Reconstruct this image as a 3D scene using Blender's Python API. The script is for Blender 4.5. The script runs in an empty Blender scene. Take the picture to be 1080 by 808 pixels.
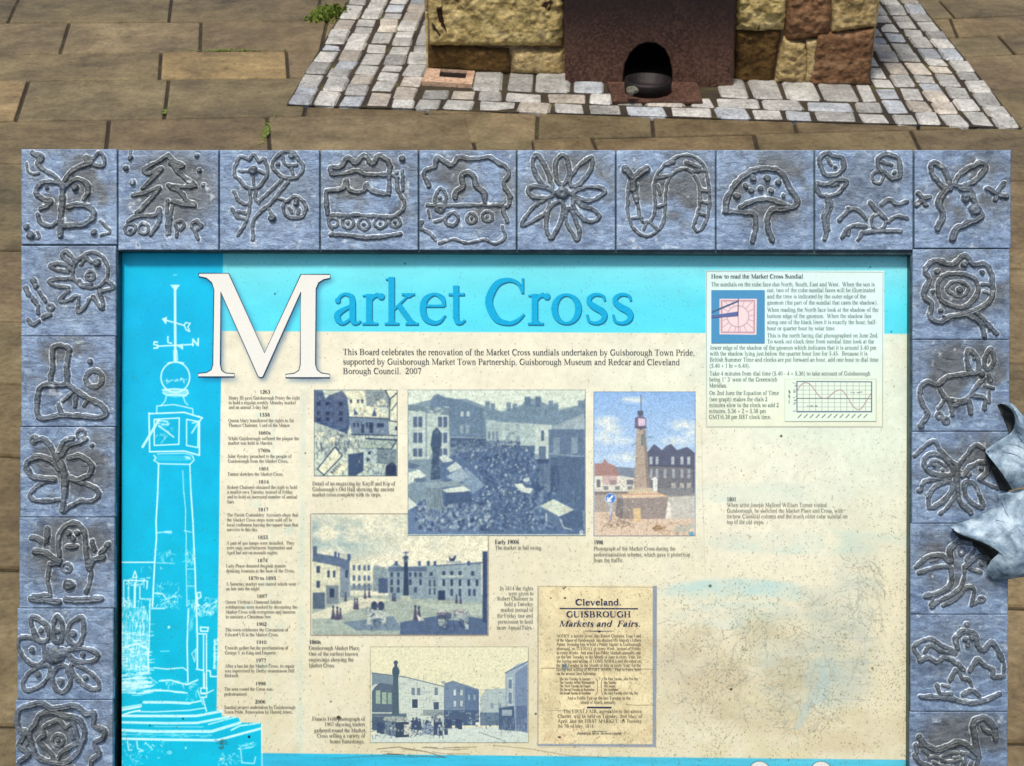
import bpy, bmesh, math, random
import numpy as np
from mathutils import Vector, Matrix
random.seed(7); RNG = np.random.default_rng(11)
SC = bpy.context.scene
COL = SC.collection
# ------------------------------------------------------------------ camera
F = 1600.0                      # focal length in units of a 1080 px wide picture
PITCH = math.radians(27.4); CH = 1.55
cp, sp = math.cos(PITCH), math.sin(PITCH)
cam_d = bpy.data.cameras.new('camera'); cam = bpy.data.objects.new('camera', cam_d); COL.objects.link(cam)
cam.location = (0, 0, CH); cam.rotation_euler = (math.pi/2 - PITCH, 0, 0)
cam_d.sensor_width = 36; cam_d.lens = 36*F/1080; cam_d.clip_start = 0.05; cam_d.clip_end = 600
cam_d.dof.use_dof = True; cam_d.dof.focus_distance = 1.53; cam_d.dof.aperture_fstop = 40
SC.camera = cam
CX = Vector((1,0,0)); CY = Vector((0, sp, cp)); CZ = Vector((0, -cp, sp))   # right, up, back
CPOS = Vector((0,0,CH))
def ray(px, py): return CX*((px-540)/F) + CY*((404-py)/F) - CZ
def G(px, py, z=0.0):
    r = ray(px, py); t = (z-CH)/r.z; return CPOS + r*t
# ------------------------------------------------------------------ board plane
BD = 1.53
BN = (CX*-0.024 + CY*0.0153 + CZ).normalized()
BP = CPOS + ray(545,157)*BD
bx = CX + CY*-0.0068; bx = (bx - BN*bx.dot(BN)).normalized(); by = BN.cross(bx)
BM = Matrix.Translation(BP) @ Matrix((bx, by, BN)).transposed().to_4x4()
BMI = BM.inverted(); S = BD/F
_o = BMI @ CPOS
def B(px, py, h=0.0):
    """pixel of the photograph -> (u, v) on the board's plane raised by h; works on arrays"""
    px = np.asarray(px, float); py = np.asarray(py, float)
    dx = (px-540)/F; dy = (404-py)/F
    R3 = BMI.to_3x3(); a, b, c = R3 @ CX, R3 @ CY, R3 @ CZ
    rx = a.x*dx + b.x*dy - c.x; ry = a.y*dx + b.y*dy - c.y; rz = a.z*dx + b.z*dy - c.z
    t = (h - _o.z)/rz
    return _o.x + rx*t, _o.y + ry*t
HP = -0.017                      # the print lies this far below the tile faces
# ------------------------------------------------------------------ helpers
def srgb(r, g, b):
    f = lambda v: (v/255/12.92) if v/255 <= 0.04045 else ((v/255+0.055)/1.055)**2.4
    return np.array([f(r), f(g), f(b)])
def tolin(a):
    a = np.clip(a, 0, 1); return np.where(a <= 0.04045, a/12.92, ((a+0.055)/1.055)**2.4)
def mesh_np(name, V, Fq, smooth=False, attrs=None):
    me = bpy.data.meshes.new(name); V = np.asarray(V, np.float32); Fq = np.asarray(Fq, np.int32)
    n, k = Fq.shape
    me.vertices.add(len(V)); me.vertices.foreach_set('co', V.ravel())
    me.loops.add(n*k); me.loops.foreach_set('vertex_index', Fq.ravel())
    me.polygons.add(n); me.polygons.foreach_set('loop_start', np.arange(0, n*k, k, dtype=np.int32))
    if smooth: me.polygons.foreach_set('use_smooth', np.ones(n, bool))
    for an, arr in (attrs or {}).items():
        at = me.color_attributes.new(an, 'FLOAT_COLOR', 'POINT')
        c = np.ones((len(V), 4), np.float32); c[:, :arr.shape[1]] = arr; at.data.foreach_set('color', c.ravel())
    me.update(calc_edges=True); me.validate()
    return me
def grid_faces(nx, ny, off=0):
    i = np.arange(nx-1)[None, :]; j = np.arange(ny-1)[:, None]; a = (j*nx+i).ravel() + off
    return np.stack([a, a+1, a+nx+1, a+nx], 1)
def link(name, me, mat=None, parent=None, mw=None, **props):
    o = bpy.data.objects.new(name, me); COL.objects.link(o)
    if mat is not None: me.materials.append(mat)
    if parent is not None: o.parent = parent
    if mw is not None:
        o.matrix_local = (parent.matrix_world.inverted() @ mw) if parent is not None else mw
    for k, v in props.items(): o[k] = v
    return o
def empty(name, loc, **props):
    o = bpy.data.objects.new(name, None); COL.objects.link(o); o.location = loc; o.empty_display_size = 0.05
    bpy.context.view_layer.update()
    for k, v in props.items(): o[k] = v
    return o
class MB:
    def __init__(s): s.v = []; s.f = []; s.c = []
    def add(s, vs, fs, col=None):
        o = len(s.v); s.v += [tuple(v) for v in vs]; s.f += [tuple(i+o for i in f) for f in fs]; s.c += [col or (1,1,1)]*len(vs)
    def box(s, x0, x1, y0, y1, z0, z1, col=None):
        s.add([(x0,y0,z0),(x1,y0,z0),(x1,y1,z0),(x0,y1,z0),(x0,y0,z1),(x1,y0,z1),(x1,y1,z1),(x0,y1,z1)],
              [(0,3,2,1),(4,5,6,7),(0,1,5,4),(1,2,6,5),(2,3,7,6),(3,0,4,7)], col)
    def build(s, name, mat, parent=None, mw=None, bevel=0, smooth=False, **props):
        me = bpy.data.meshes.new(name); me.from_pydata(s.v, [], s.f)
        at = me.color_attributes.new('tint', 'FLOAT_COLOR', 'POINT')
        at.data.foreach_set('color', np.array([(*c[:3], 1) for c in s.c], np.float32).ravel())
        if smooth:
            for p in me.polygons: p.use_smooth = True
        o = link(name, me, mat, parent, mw, **props)
        if bevel:
            m = o.modifiers.new('bevel', 'BEVEL'); m.width = bevel; m.segments = 3; m.limit_method = 'ANGLE'
        return o
def vnoise(X, Y, seed=0):
    """smooth value noise in 0..1"""
    r = np.random.default_rng(seed); T = r.random((256, 256))
    xi = np.floor(X).astype(int); yi = np.floor(Y).astype(int); fx = X-xi; fy = Y-yi
    fx = fx*fx*(3-2*fx); fy = fy*fy*(3-2*fy)
    g = lambda a, b: T[b % 256, a % 256]
    return (g(xi,yi)*(1-fx)+g(xi+1,yi)*fx)*(1-fy) + (g(xi,yi+1)*(1-fx)+g(xi+1,yi+1)*fx)*fy
def fbm(X, Y, seed=0, oct=4):
    s = 0; a = 1; t = 0
    for k in range(oct): s = s + a*vnoise(X*2**k+17.3*k, Y*2**k+9.1*k, seed+k); t += a; a *= 0.55
    return s/t
# ------------------------------------------------------------------ node materials
def material(name):
    m = bpy.data.materials.new(name); m.use_nodes = True; nt = m.node_tree
    b = nt.nodes['Principled BSDF']; return m, nt, b
def N(nt, t, **kw):
    n = nt.nodes.new(t)
    for k, v in kw.items():
        if k.startswith('i_'):
            key = k[2:]; key = int(key) if key.isdigit() else key
            n.inputs[key].default_value = v
        else: setattr(n, k, v)
    return n
def ramp(nt, src, stops):
    n = nt.nodes.new('ShaderNodeValToRGB'); cr = n.color_ramp
    while len(cr.elements) < len(stops): cr.elements.new(0.5)
    for e, (p, c) in zip(cr.elements, stops):
        e.position = p; e.color = (*c, 1) if len(c) == 3 else c
    nt.links.new(src, n.inputs[0]); return n.outputs[0]
def noise(nt, vec, scale, detail=6, rough=0.6, dist=0.0):
    n = N(nt, 'ShaderNodeTexNoise'); n.inputs['Scale'].default_value = scale; n.inputs['Detail'].default_value = detail
    n.inputs['Roughness'].default_value = rough; n.inputs['Distortion'].default_value = dist
    if vec is not None: nt.links.new(vec, n.inputs['Vector'])
    return n.outputs[0]
def mix(nt, fac, a, b, mode='MIX'):
    n = nt.nodes.new('ShaderNodeMix'); n.data_type = 'RGBA'; n.blend_type = mode
    for s, v in ((n.inputs[0], fac), (n.inputs[6], a), (n.inputs[7], b)):
        if hasattr(v, 'is_linked') or hasattr(v, 'links'): nt.links.new(v, s)
        elif isinstance(v, (int, float)): s.default_value = v
        else: s.default_value = (*v, 1) if len(v) == 3 else v
    return n.outputs[2]
def objco(nt): return N(nt, 'ShaderNodeTexCoord').outputs['Object']
def bump(nt, bsdf, h, strength, dist=0.002):
    n = N(nt, 'ShaderNodeBump'); n.inputs['Strength'].default_value = strength; n.inputs['Distance'].default_value = dist
    nt.links.new(h, n.inputs['Height']); nt.links.new(n.outputs[0], bsdf.inputs['Normal']); return n
def attr(nt, name): return N(nt, 'ShaderNodeVertexColor', layer_name=name).outputs[0]
G3 = lambda v: (v, v, v)

# print: colours come from the vertex colours of the sheet
def print_mat(name, rough=0.38, grain=0.06, spec=0.18):
    m, nt, b = material(name); co = objco(nt); a = attr(nt, 'ink')
    n1 = ramp(nt, noise(nt, co, 900, 3, 0.7), [(0.35, G3(1-grain)), (0.65, G3(1+0.0))])
    c = mix(nt, 1.0, a, n1, 'MULTIPLY')
    nt.links.new(c, b.inputs['Base Color']); b.inputs['Specular IOR Level'].default_value = spec
    r = ramp(nt, noise(nt, co, 14, 5, 0.65), [(0.3, G3(rough-0.06)), (0.7, G3(rough+0.2))]); nt.links.new(r, b.inputs['Roughness'])
    return m
def flat_mat(name, col, rough=0.5, spec=0.15, g=0.14):
    m, nt, b = material(name); co = objco(nt)
    n1 = ramp(nt, noise(nt, co, 420, 3, 0.7), [(0.3, tuple(np.array(col)*(1-g))), (0.7, tuple(np.minimum(np.array(col)*(1+g*.8), 1)))])
    nt.links.new(n1, b.inputs['Base Color']); b.inputs['Roughness'].default_value = rough; b.inputs['Specular IOR Level'].default_value = spec
    return m
# ================================================================== the board
base = G(540, 1500); base.z = 0
board = empty('information_board', (0.0, 1.13, 0.0),
              label='information board with blue-grey relief tiles framing a cyan and cream history print', category='information board')
# --- relief tile material: cast metal, blue-grey, grey-brown on the ridges
def tile_material():
    m, nt, b = material('cast_metal'); co = objco(nt)
    sep = N(nt, 'ShaderNodeSeparateColor'); nt.links.new(attr(nt, 'wear'), sep.inputs[0])
    ridge, rim, brown = sep.outputs[0], sep.outputs[1], sep.outputs[2]
    mp = N(nt, 'ShaderNodeMapping'); mp.inputs['Scale'].default_value = (1, 2.6, 1); nt.links.new(co, mp.inputs[0])
    n1 = noise(nt, mp.outputs[0], 62, 8, 0.72, 0.6); n2 = noise(nt, co, 14, 4, 0.6, 0.4); n3 = noise(nt, co, 520, 4, 0.75)
    c = ramp(nt, n1, [(0.30, tuple(srgb(50,66,90))), (0.44, tuple(srgb(92,112,142))), (0.56, tuple(srgb(130,154,182))), (0.70, tuple(srgb(188,208,224)))])
    c2 = ramp(nt, n2, [(0.35, tuple(srgb(92,112,136))), (0.65, tuple(srgb(150,172,196)))])
    c = mix(nt, 0.38, c, c2)
    c = mix(nt, brown, c, ramp(nt, n1, [(0.3, tuple(srgb(58,60,62))), (0.7, tuple(srgb(108,110,106)))]))
    c = mix(nt, ridge, c, ramp(nt, n1, [(0.3, tuple(srgb(46,50,52))), (0.7, tuple(srgb(100,106,106)))]))
    rimn = ramp(nt, noise(nt, co, 90, 4, 0.6), [(0.33, G3(0.3)), (0.55, G3(1.0))])
    rf = mix(nt, 1.0, rim, rimn, 'MULTIPLY')
    c = mix(nt, rf, c, ramp(nt, noise(nt, co, 210, 4, 0.7), [(0.33, tuple(srgb(52,50,44))), (0.42, tuple(srgb(160,170,172))), (0.50, tuple(srgb(222,232,236)))]))
    grime = ramp(nt, noise(nt, co, 130, 7, 0.8, 0.8), [(0.36, tuple(srgb(150,142,128))), (0.50, G3(1.0))]); c = mix(nt, 0.6, c, grime, 'MULTIPLY')
    pits = ramp(nt, n3, [(0.32, G3(0.5)), (0.46, G3(1.0)), (0.68, G3(1.0)), (0.8, G3(1.3))]); c = mix(nt, 1.0, c, pits, 'MULTIPLY')
    nt.links.new(c, b.inputs['Base Color'])
    b.inputs['Metallic'].default_value = 0.25; b.inputs['Specular IOR Level'].default_value = 0.5
    nt.links.new(ramp(nt, n1, [(0.3, G3(0.36)), (0.7, G3(0.54))]), b.inputs['Roughness'])
    add = N(nt, 'ShaderNodeMath', operation='MULTIPLY_ADD'); nt.links.new(n3, add.inputs[0]); add.inputs[1].default_value = 0.35; nt.links.new(n1, add.inputs[2])
    bump(nt, b, add.outputs[0], 0.55, 0.0016)
    return m
TILE = tile_material()
dark, nt, b = material('dark_gasket'); co = objco(nt)
nt.links.new(ramp(nt, noise(nt, co, 80, 5, 0.7), [(0.35, tuple(srgb(16,34,44))), (0.55, tuple(srgb(30,62,66))), (0.75, tuple(srgb(70,92,96)))]), b.inputs['Base Color'])
b.inputs['Roughness'].default_value = 0.5; bump(nt, b, noise(nt, co, 300, 4), 0.4, 0.001)
DARK = dark

# --- motifs. Every line: radius : points | ... ; 'o x,y,R' ring, '.' dot, 'c' closed stroke. Units: enlarged tile, 808 = 105 px
T = {}
T[0] = ((20,155,7.695),(22,157,123.5,258),'butterfly with curled antennae', """
18:108,45 165,95 150,140 215,190 290,240 340,300|12:60,130 70,190 110,220 160,215|16:120,50 190,70 190,110 165,130|22:360,290 420,210 500,160 590,130
17:560,130 545,80 600,95 650,50 690,90 690,150 620,150 585,115|22:350,310 270,285 180,300 140,370 200,425 258,440 230,480 180,500|18:150,545 175,615 250,645 320,610
24:360,310 355,440 345,560 340,720|22:385,315 470,265 550,300 562,370 530,420|24:400,490 480,475 570,490 610,550 560,620 460,640 370,640
.460,335,30|.230,330,18|.60,650,28|.100,718,34|12:150,690 165,730 120,745|12:660,600 705,645 740,690 670,715|.610,695,27""")
T[1] = ((125,157,7.695),(124.5,158,230.5,264),'fir tree among dots and windfall fruit', """
20:400,55 300,120 212,165 245,205 350,160 290,230 200,320|20:400,55 450,100 525,140 490,155 420,115|20:425,110 480,185 550,250 620,300 500,310 410,300 500,350 548,420 620,460 540,458 440,430
18:120,380 255,350 335,315 265,410 150,520|18:80,590 150,550 300,540 335,490 330,600 260,700|16:400,420 398,560 398,690|14:445,440 425,560 418,690
oc95,650,42|oc205,650,42|.95,655,14|15:470,710 475,650 465,605 510,590 535,620 505,655|15:650,735 610,660 590,620 630,592 675,625 640,655
.60,160,22|.118,275,25|.635,55,20|.655,178,24|.690,290,18|.100,75,22|10:100,20 90,90""")
T[2] = ((230,157,7.695),(231.5,158,337,264),'bunch of three flowers on crossing stems', """
c15:150,120 190,65 250,90 290,50 330,105 370,80 402,170 385,240 330,310 250,320 180,260 130,200|.285,180,36|12:170,180 240,185|12:330,180 380,200|12:285,230 290,290
14:258,320 262,450 228,590 165,700|14:315,330 300,400 330,440|15:283,735 287,600 345,510 420,455 490,370 570,270|14:330,435 420,350 515,255|c15:480,60 540,25 610,30 650,80 695,150 640,232 560,235 500,212 440,140
13:525,40 545,130 640,132|.600,60,24|.490,125,20|13:595,160 610,210|14:125,350 180,430 240,450|15:112,480 150,550 220,572|13:160,510 230,520|c15:535,450 590,405 640,390 690,430 715,490 680,552 600,562 545,530|.635,440,26|12:490,402 570,430|.440,560,30|13:400,470 440,540|12:580,480 600,520|12:660,490 650,530""")
T[3] = ((335,157,7.695),(338,158,441,264),'smoking steam engine with round wheels', """
22:115,205 112,155 190,150 240,78 300,112 330,104 380,60 440,122 500,62 560,90 590,150|19:130,212 240,200 320,182 400,215 560,210|20:585,160 577,370|20:80,530 70,360 100,340 200,330 230,262 262,340 370,350 400,292 440,342 550,372
16:120,540 350,542 560,555 660,530 705,450 652,330 640,240|14:650,195 610,215 650,235|14:690,180 692,340|.685,85,26|oc125,600,38|oc245,600,46|oc375,612,46|oc510,600,46|oc630,595,44|.245,600,15|.375,612,15|.510,600,15|.630,595,15|18:108,698 200,700 400,722 560,712 672,690|13:90,540 92,620 118,655""")
T[4] = ((440,157,7.695),(442,158,544.5,264),'arched doorway inside a wavy border', """
19:95,300 60,220 70,172 140,150 160,72 210,100 270,132 310,112 335,70 420,85 500,80 590,75 660,120 720,150 742,210 700,290 762,390|23:308,400 320,350 372,310 362,230 410,195 460,230 482,300 540,360 552,430|15:80,458 200,465 420,460 690,460|18:752,400 742,460 700,500 730,590
c14:190,320 230,370 222,470 185,512 145,460 150,380|.185,400,16|oc440,565,40|.440,565,16|oc570,550,42|.570,550,16|c16:230,560 290,520 332,560 300,620 240,610|13:145,592 230,560|12:90,500 100,560|14:40,590 22,650 100,680 150,740|12:180,770 300,735 400,765 540,740 640,770 712,720 690,630""")
T[5] = ((543,157,7.695),(545.5,158,649,264),'nine-petalled daisy with a round centre', """
c18:170,50 145,110 165,200 225,290 300,320 275,210 215,90|c18:375,55 330,130 345,270 400,285 440,190 425,90|c18:615,75 520,140 445,250 480,310 570,240 625,150|c18:470,360 550,320 680,315 730,345 690,385 600,425 480,385
c18:480,400 540,460 640,500 685,550 640,590 560,575 480,480|c16:430,480 415,590 470,690 510,745 525,680 480,550|c18:360,430 275,500 255,640 295,728 360,620 395,480|c15:265,400 130,500 55,620 130,600 265,500|c18:300,335 160,305 105,340 150,395 290,390|.380,360,58""")
T[6] = ((648,157,7.695),(650,158,754.5,264),'two-headed looping snake', """
30:90,168 150,232|30:262,162 165,235|26:155,220 152,330|13:122,260 108,400 118,560 180,675 270,708 370,645 405,540 415,350 450,230 530,170 620,185 680,280 695,400 680,500 650,610
13:180,290 188,400 200,525 240,600 310,570 332,460 330,260 400,140 530,60 640,65 730,150 765,300 765,500 715,640 670,672 645,630|20:155,330 180,430|14:350,300 370,370|16:340,240 440,220|16:420,130 480,110|16:360,470 410,450|15:580,110 690,150|14:640,180 730,180|15:695,330 750,340|14:700,430 760,440|14:680,520 740,550|14:150,560 220,560|14:240,650 260,590|14:300,610 350,650""")
T[7] = ((752,157,7.695),(755.5,158,858.5,264),'toadstool with a spotted cap', """
24:98,512 112,420 180,290 300,192 440,165 550,200 620,320 684,420 660,470 560,492 470,505 440,620 480,742|21:98,512 250,520 332,532 345,640 318,755|22:220,480 320,430 440,412 600,462
.325,238,28|.440,242,28|.530,277,26|.265,305,24|.310,345,27|.385,325,24|.470,347,24|.570,380,22|.195,392,29""")
T[8] = ((857,157,7.695),(859.5,158,963,264),'leafy rosebud above a small crab', """
c20:60,75 120,38 165,62 235,75 250,150 200,208 100,210 62,140|13:110,60 150,130|.185,150,18|c18:22,275 75,290 130,285 190,258 275,262 250,320 170,378 60,378|14:150,300 210,290|20:112,380 125,470 92,560 110,660 95,732|13:150,395 150,480 122,560 132,660
c20:530,85 600,45 680,70 705,130 705,222 640,242 590,200 540,165|oc530,235,46|17:560,110 640,130|.660,195,18|oc535,590,62|18:215,580 300,498 370,502 430,570|16:235,722 310,632 430,632|19:465,440 500,482 585,565|18:560,455 620,412 690,452 762,428|16:615,592 680,552 765,562|16:400,682 520,672 712,668|15:300,640 290,700|15:370,740 400,690|.290,485,18""")
T[9] = ((962,157,7.695),(964.5,158,1066.5,262),'long-eared fairy between two stars', """
c22:155,125 165,210 245,305 310,325 275,200 215,130|c22:345,300 400,200 540,122 592,145 560,212 460,290|27:275,335 215,430 247,540 205,650|26:390,330 470,342 500,430 550,510 550,560 430,620 360,652 325,732|.430,402,40|.508,500,52
20:50,362 90,400 140,395|20:30,460 75,425 112,462|24:610,322 700,372 762,388|20:740,282 695,350 672,412""")
T[10] = ((20,255,7.695),(22,259,122.5,354.5),'smiling sun and a trail of drops', """
c15:590,88 690,140 725,260 660,360 540,372 460,320 440,240 480,150|17:450,150 385,80 350,120 430,185|17:440,235 350,180 260,190 300,230 400,242|17:430,300 330,302 252,320 300,360 400,372|17:400,400 338,475 390,480 470,440|17:490,450 480,565 530,540 570,470|17:600,450 672,545 685,500 650,400|17:710,310 772,372 680,402
.635,175,34|oc582,275,36|.565,275,14|15:490,318 520,350 595,342|15:505,190 540,130 585,165|22:115,312 142,362|20:55,375 80,430|18:165,410 220,480|20:110,452 140,500|18:155,520 160,580|oc255,532,25|20:200,612 250,592|17:75,630 110,672 162,648""")
T[11] = ((20,350,7.695),(22,354.5,122,450),'lace-up boot beside a ring', """
c22:285,125 400,132 405,180 388,300 388,420 262,420 275,300|22:390,420 470,482 560,540 660,592 712,660 650,700 560,690 340,680 260,700 160,690 152,560 172,462 220,432 280,425|18:325,590 345,655|16:360,562 430,500|19:458,605 470,520|17:530,595 562,550|oc610,380,76|oc610,380,58|.580,240,22""")
T[12] = ((20,445,7.695),(21,450,121.5,545.5),'round-winged butterfly', """
22:140,150 200,142 262,205 300,290|oc125,145,28|22:325,245 370,160 440,132|oc505,95,34|22:545,140 400,205 355,270|29:310,285 370,420 372,560 355,712|24:330,385 250,305 130,290 62,350 110,440 220,462 290,470|17:290,485 180,500 88,590 140,640 240,642 330,630|23:405,295 500,282 592,350 570,430 480,470 425,462|20:480,485 590,522 652,580 600,642 480,652 370,722|.595,190,16""")
T[13] = ((18,542,7.695),(20,545.5,121,641.5),'waving snowman in a hood', """
22:345,340 342,180 400,92 480,82 550,160 562,320 582,440|25:150,305 240,320 310,370 350,380|21:120,190 170,205 222,245|23:250,125 246,220|23:340,400 270,405|17:262,410 250,540 272,640|17:602,450 592,560 560,640|24:590,440 625,375 702,352|21:610,222 632,290|22:740,252 680,312|.740,250,28
25:110,690 200,702 345,712|25:405,700 520,702 680,690|22:270,660 140,670|.415,155,26|.490,155,27|.450,200,25|24:412,265 480,265|oc405,440,36|.405,440,15|.425,578,46""")
T[14] = ((15,638,7.695),(18,641.5,119.5,738),'flower whose petals each hold a bead', """
c20:142,100 152,190 200,290 270,285 272,180 200,120|.220,205,22|c20:350,90 322,160 325,285 385,290 392,160|.355,215,20|c20:545,100 460,150 432,260 490,330 550,290 565,150|.480,235,28|c20:430,375 560,355 680,395 650,455 520,462 440,410|.560,402,24
c18:465,480 540,500 660,590 690,675 600,672 480,560|.580,592,24|c20:380,490 325,540 318,640 390,712 455,640 432,520|.380,625,28|c18:270,490 150,530 75,620 100,695 220,652 292,560|.200,567,28|c18:240,452 150,482 60,400 38,290 110,262 235,312|.145,365,24|.335,405,78""")
T[15] = ((15,733,10.286),(16,738,119,835),'wavy-edged rosette', """
c24:60,160 200,110 300,90 420,150 560,130 680,120 780,200 870,200 870,330 975,380 960,470 880,520 930,640 850,700 820,800 700,840 600,780 450,830 300,900 150,860 60,740 160,640 60,540 110,440 40,330
c22:290,210 430,180 560,230 700,260 770,400 740,520 680,640 560,730 420,730 260,670 200,540 175,400 240,300|c19:330,350 480,280 560,350 640,310 690,430 700,520 620,560 520,620 460,700 370,600 270,500 330,430|oc480,490,62|.480,490,22|16:120,380 170,460 120,560|20:620,380 640,470""")
T[16] = ((960,258,7.695),(962.5,262.5,1065.5,358),'scalloped rose on a short stem', """
c21:118,205 200,132 330,165 440,90 505,160 600,158 655,240 665,330 662,420 600,500 450,565 320,590 240,632 160,590 170,480 105,410 150,290|c19:218,380 250,270 350,240 505,265 552,370 480,485 400,512 270,470|c13:300,370 330,310 420,305 475,360 400,430|.400,370,26
.220,220,24|.435,165,28|.585,225,22|.180,385,19|.245,538,20|.270,578,13|22:470,575 570,645 602,742|20:545,560 640,660 695,720|14:580,320 665,330|12:600,380 650,400|10:640,640 640,700""")
T[17] = ((960,355,7.695),(962.5,358,1065,455),'long-tailed hare stepping forward', """
21:510,300 430,312 300,332 222,392 130,372 80,440 92,540 142,630 80,722|c20:480,108 458,180 480,270 540,292 552,200|.515,180,16|c18:655,105 612,160 602,250 642,262 682,190|.580,305,29|17:240,430 290,500 400,520 480,482 540,400 600,340
17:240,440 320,540 342,640|25:470,520 490,620|20:510,480 600,500 602,580|18:350,560 450,532|14:270,520 222,590|oc235,642,24|oc290,685,24|22:635,310 645,360|13:600,400 670,420|12:640,440 640,540|.80,725,28""")
T[18] = ((960,452,7.695),(962,455,1064.5,552),'many-winged butterfly under the cast leaf', """
18:30,222 180,102 240,180 330,262 390,312|18:385,305 520,142 590,162|c19:108,270 160,210 262,232 345,355 250,382 150,352|.195,300,19|.265,340,15|13:150,300 205,258 290,310|19:420,390 500,302 612,280 625,350 560,412|.575,320,19|.485,365,16|17:85,500 115,432 200,412 320,400|.70,505,20
c18:158,645 152,540 230,452 325,432 332,510 250,600|15:240,690 320,620 372,530|22:375,390 382,500 405,600 490,682|c20:440,450 510,440 562,540 592,632 520,620 450,540|15:560,412 640,460 702,482|24:375,300 370,420|15:400,350 470,390""")
T[19] = ((958,548,7.695),(960.5,552,1063.5,648),'dancing figure with trailing sleeves', """
19:60,388 150,312 260,288 340,350|17:80,435 170,402 300,380 340,400|20:345,400 342,520 262,592 140,620|15:140,625 200,640 180,690|17:455,380 440,520 350,612 250,662 190,712|23:342,335 338,240 420,182 500,190|oc430,255,27|22:460,385 560,302 655,322|17:280,700 400,632 475,548 535,572 510,690|15:520,690 560,670|oc595,650,20|16:500,400 590,432|.590,355,20|14:240,322 180,340|15:540,230 470,330""")
T[20] = ((958,645,7.695),(960.5,648,1063.5,750.5),'helmeted surfer with spread wings', """
18:95,392 48,285 172,222 262,272 385,332|19:95,395 160,372 230,410 300,372 390,425|17:130,330 180,275 260,320 380,345|22:392,295 388,205 460,160 540,190 555,270 610,312 682,252 762,392|.460,225,24|.512,215,27|.480,272,27|.475,105,22
20:500,482 560,392 622,445 682,470 692,532 772,520|15:772,420 772,520|17:340,562 388,470 440,542 485,550 515,602|22:395,420 440,470|20:100,692 300,702 540,742 742,668|19:230,602 262,665 342,670|13:270,600 330,610|20:440,672 520,642 575,682""")
T[21] = ((955,740,10.286),(959.5,750.5,1063,848),'swan with a curved neck', """
27:790,600 755,440 732,250 800,182 880,192 955,290 972,400|17:820,255 860,312 930,340 965,400|25:150,385 220,470 330,525 460,482 570,440 680,482 790,590|18:110,470 122,545|17:160,380 165,470|22:95,580 160,660 260,710 420,800 600,830 740,760 790,600
13:400,590 470,560 560,558|13:390,645 500,650 600,630|14:250,600 330,600 400,620|15:600,560 680,570 740,610|15:610,700 640,640 650,590|13:300,660 380,690 500,700|14:700,700 720,650|14:180,520 240,570|13:530,610 590,600""")
def catmull(P, closed, n):
    P = np.array(P, float)
    if len(P) == 2 and not closed:
        return P[0] + (P[1]-P[0])*np.linspace(0,1,3)[:,None]
    if closed: Q = np.vstack([P[-1:], P, P[:2]])
    else: Q = np.vstack([2*P[:1]-P[1:2], P, 2*P[-1:]-P[-2:-1]])
    out = []; t = np.linspace(0,1,n,endpoint=False)[:,None]
    for i in range(len(Q)-3):
        a,b_,c,d = Q[i],Q[i+1],Q[i+2],Q[i+3]
        out.append(0.5*((2*b_)+(-a+c)*t+(2*a-5*b_+4*c-d)*t*t+(-a+3*b_-3*c+d)*t**3))
    return np.vstack(out + [Q[-2:-1]])
def parse(txt):
    res = []
    for tok in txt.replace('\n','|').split('|'):
        tok = tok.strip()
        if not tok: continue
        if tok[0] == '.':
            x,y,r = map(float, tok[1:].split(',')); res.append((r, np.array([[x,y],[x+.1,y]]), 1.15)); continue
        if tok.startswith('oc'):
            x,y,r = map(float, tok[2:].split(',')); a = np.linspace(0, 2*np.pi, 25)
            res.append((13, np.stack([x+r*np.cos(a), y+r*np.sin(a)],1), 1.0)); continue
        closed = tok[0] == 'c'
        r, pts = tok.lstrip('c').split(':')
        P = [tuple(map(float, q.split(','))) for q in pts.split()]
        res.append((float(r), catmull(P, closed, 6), 1.0))
    return res
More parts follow.
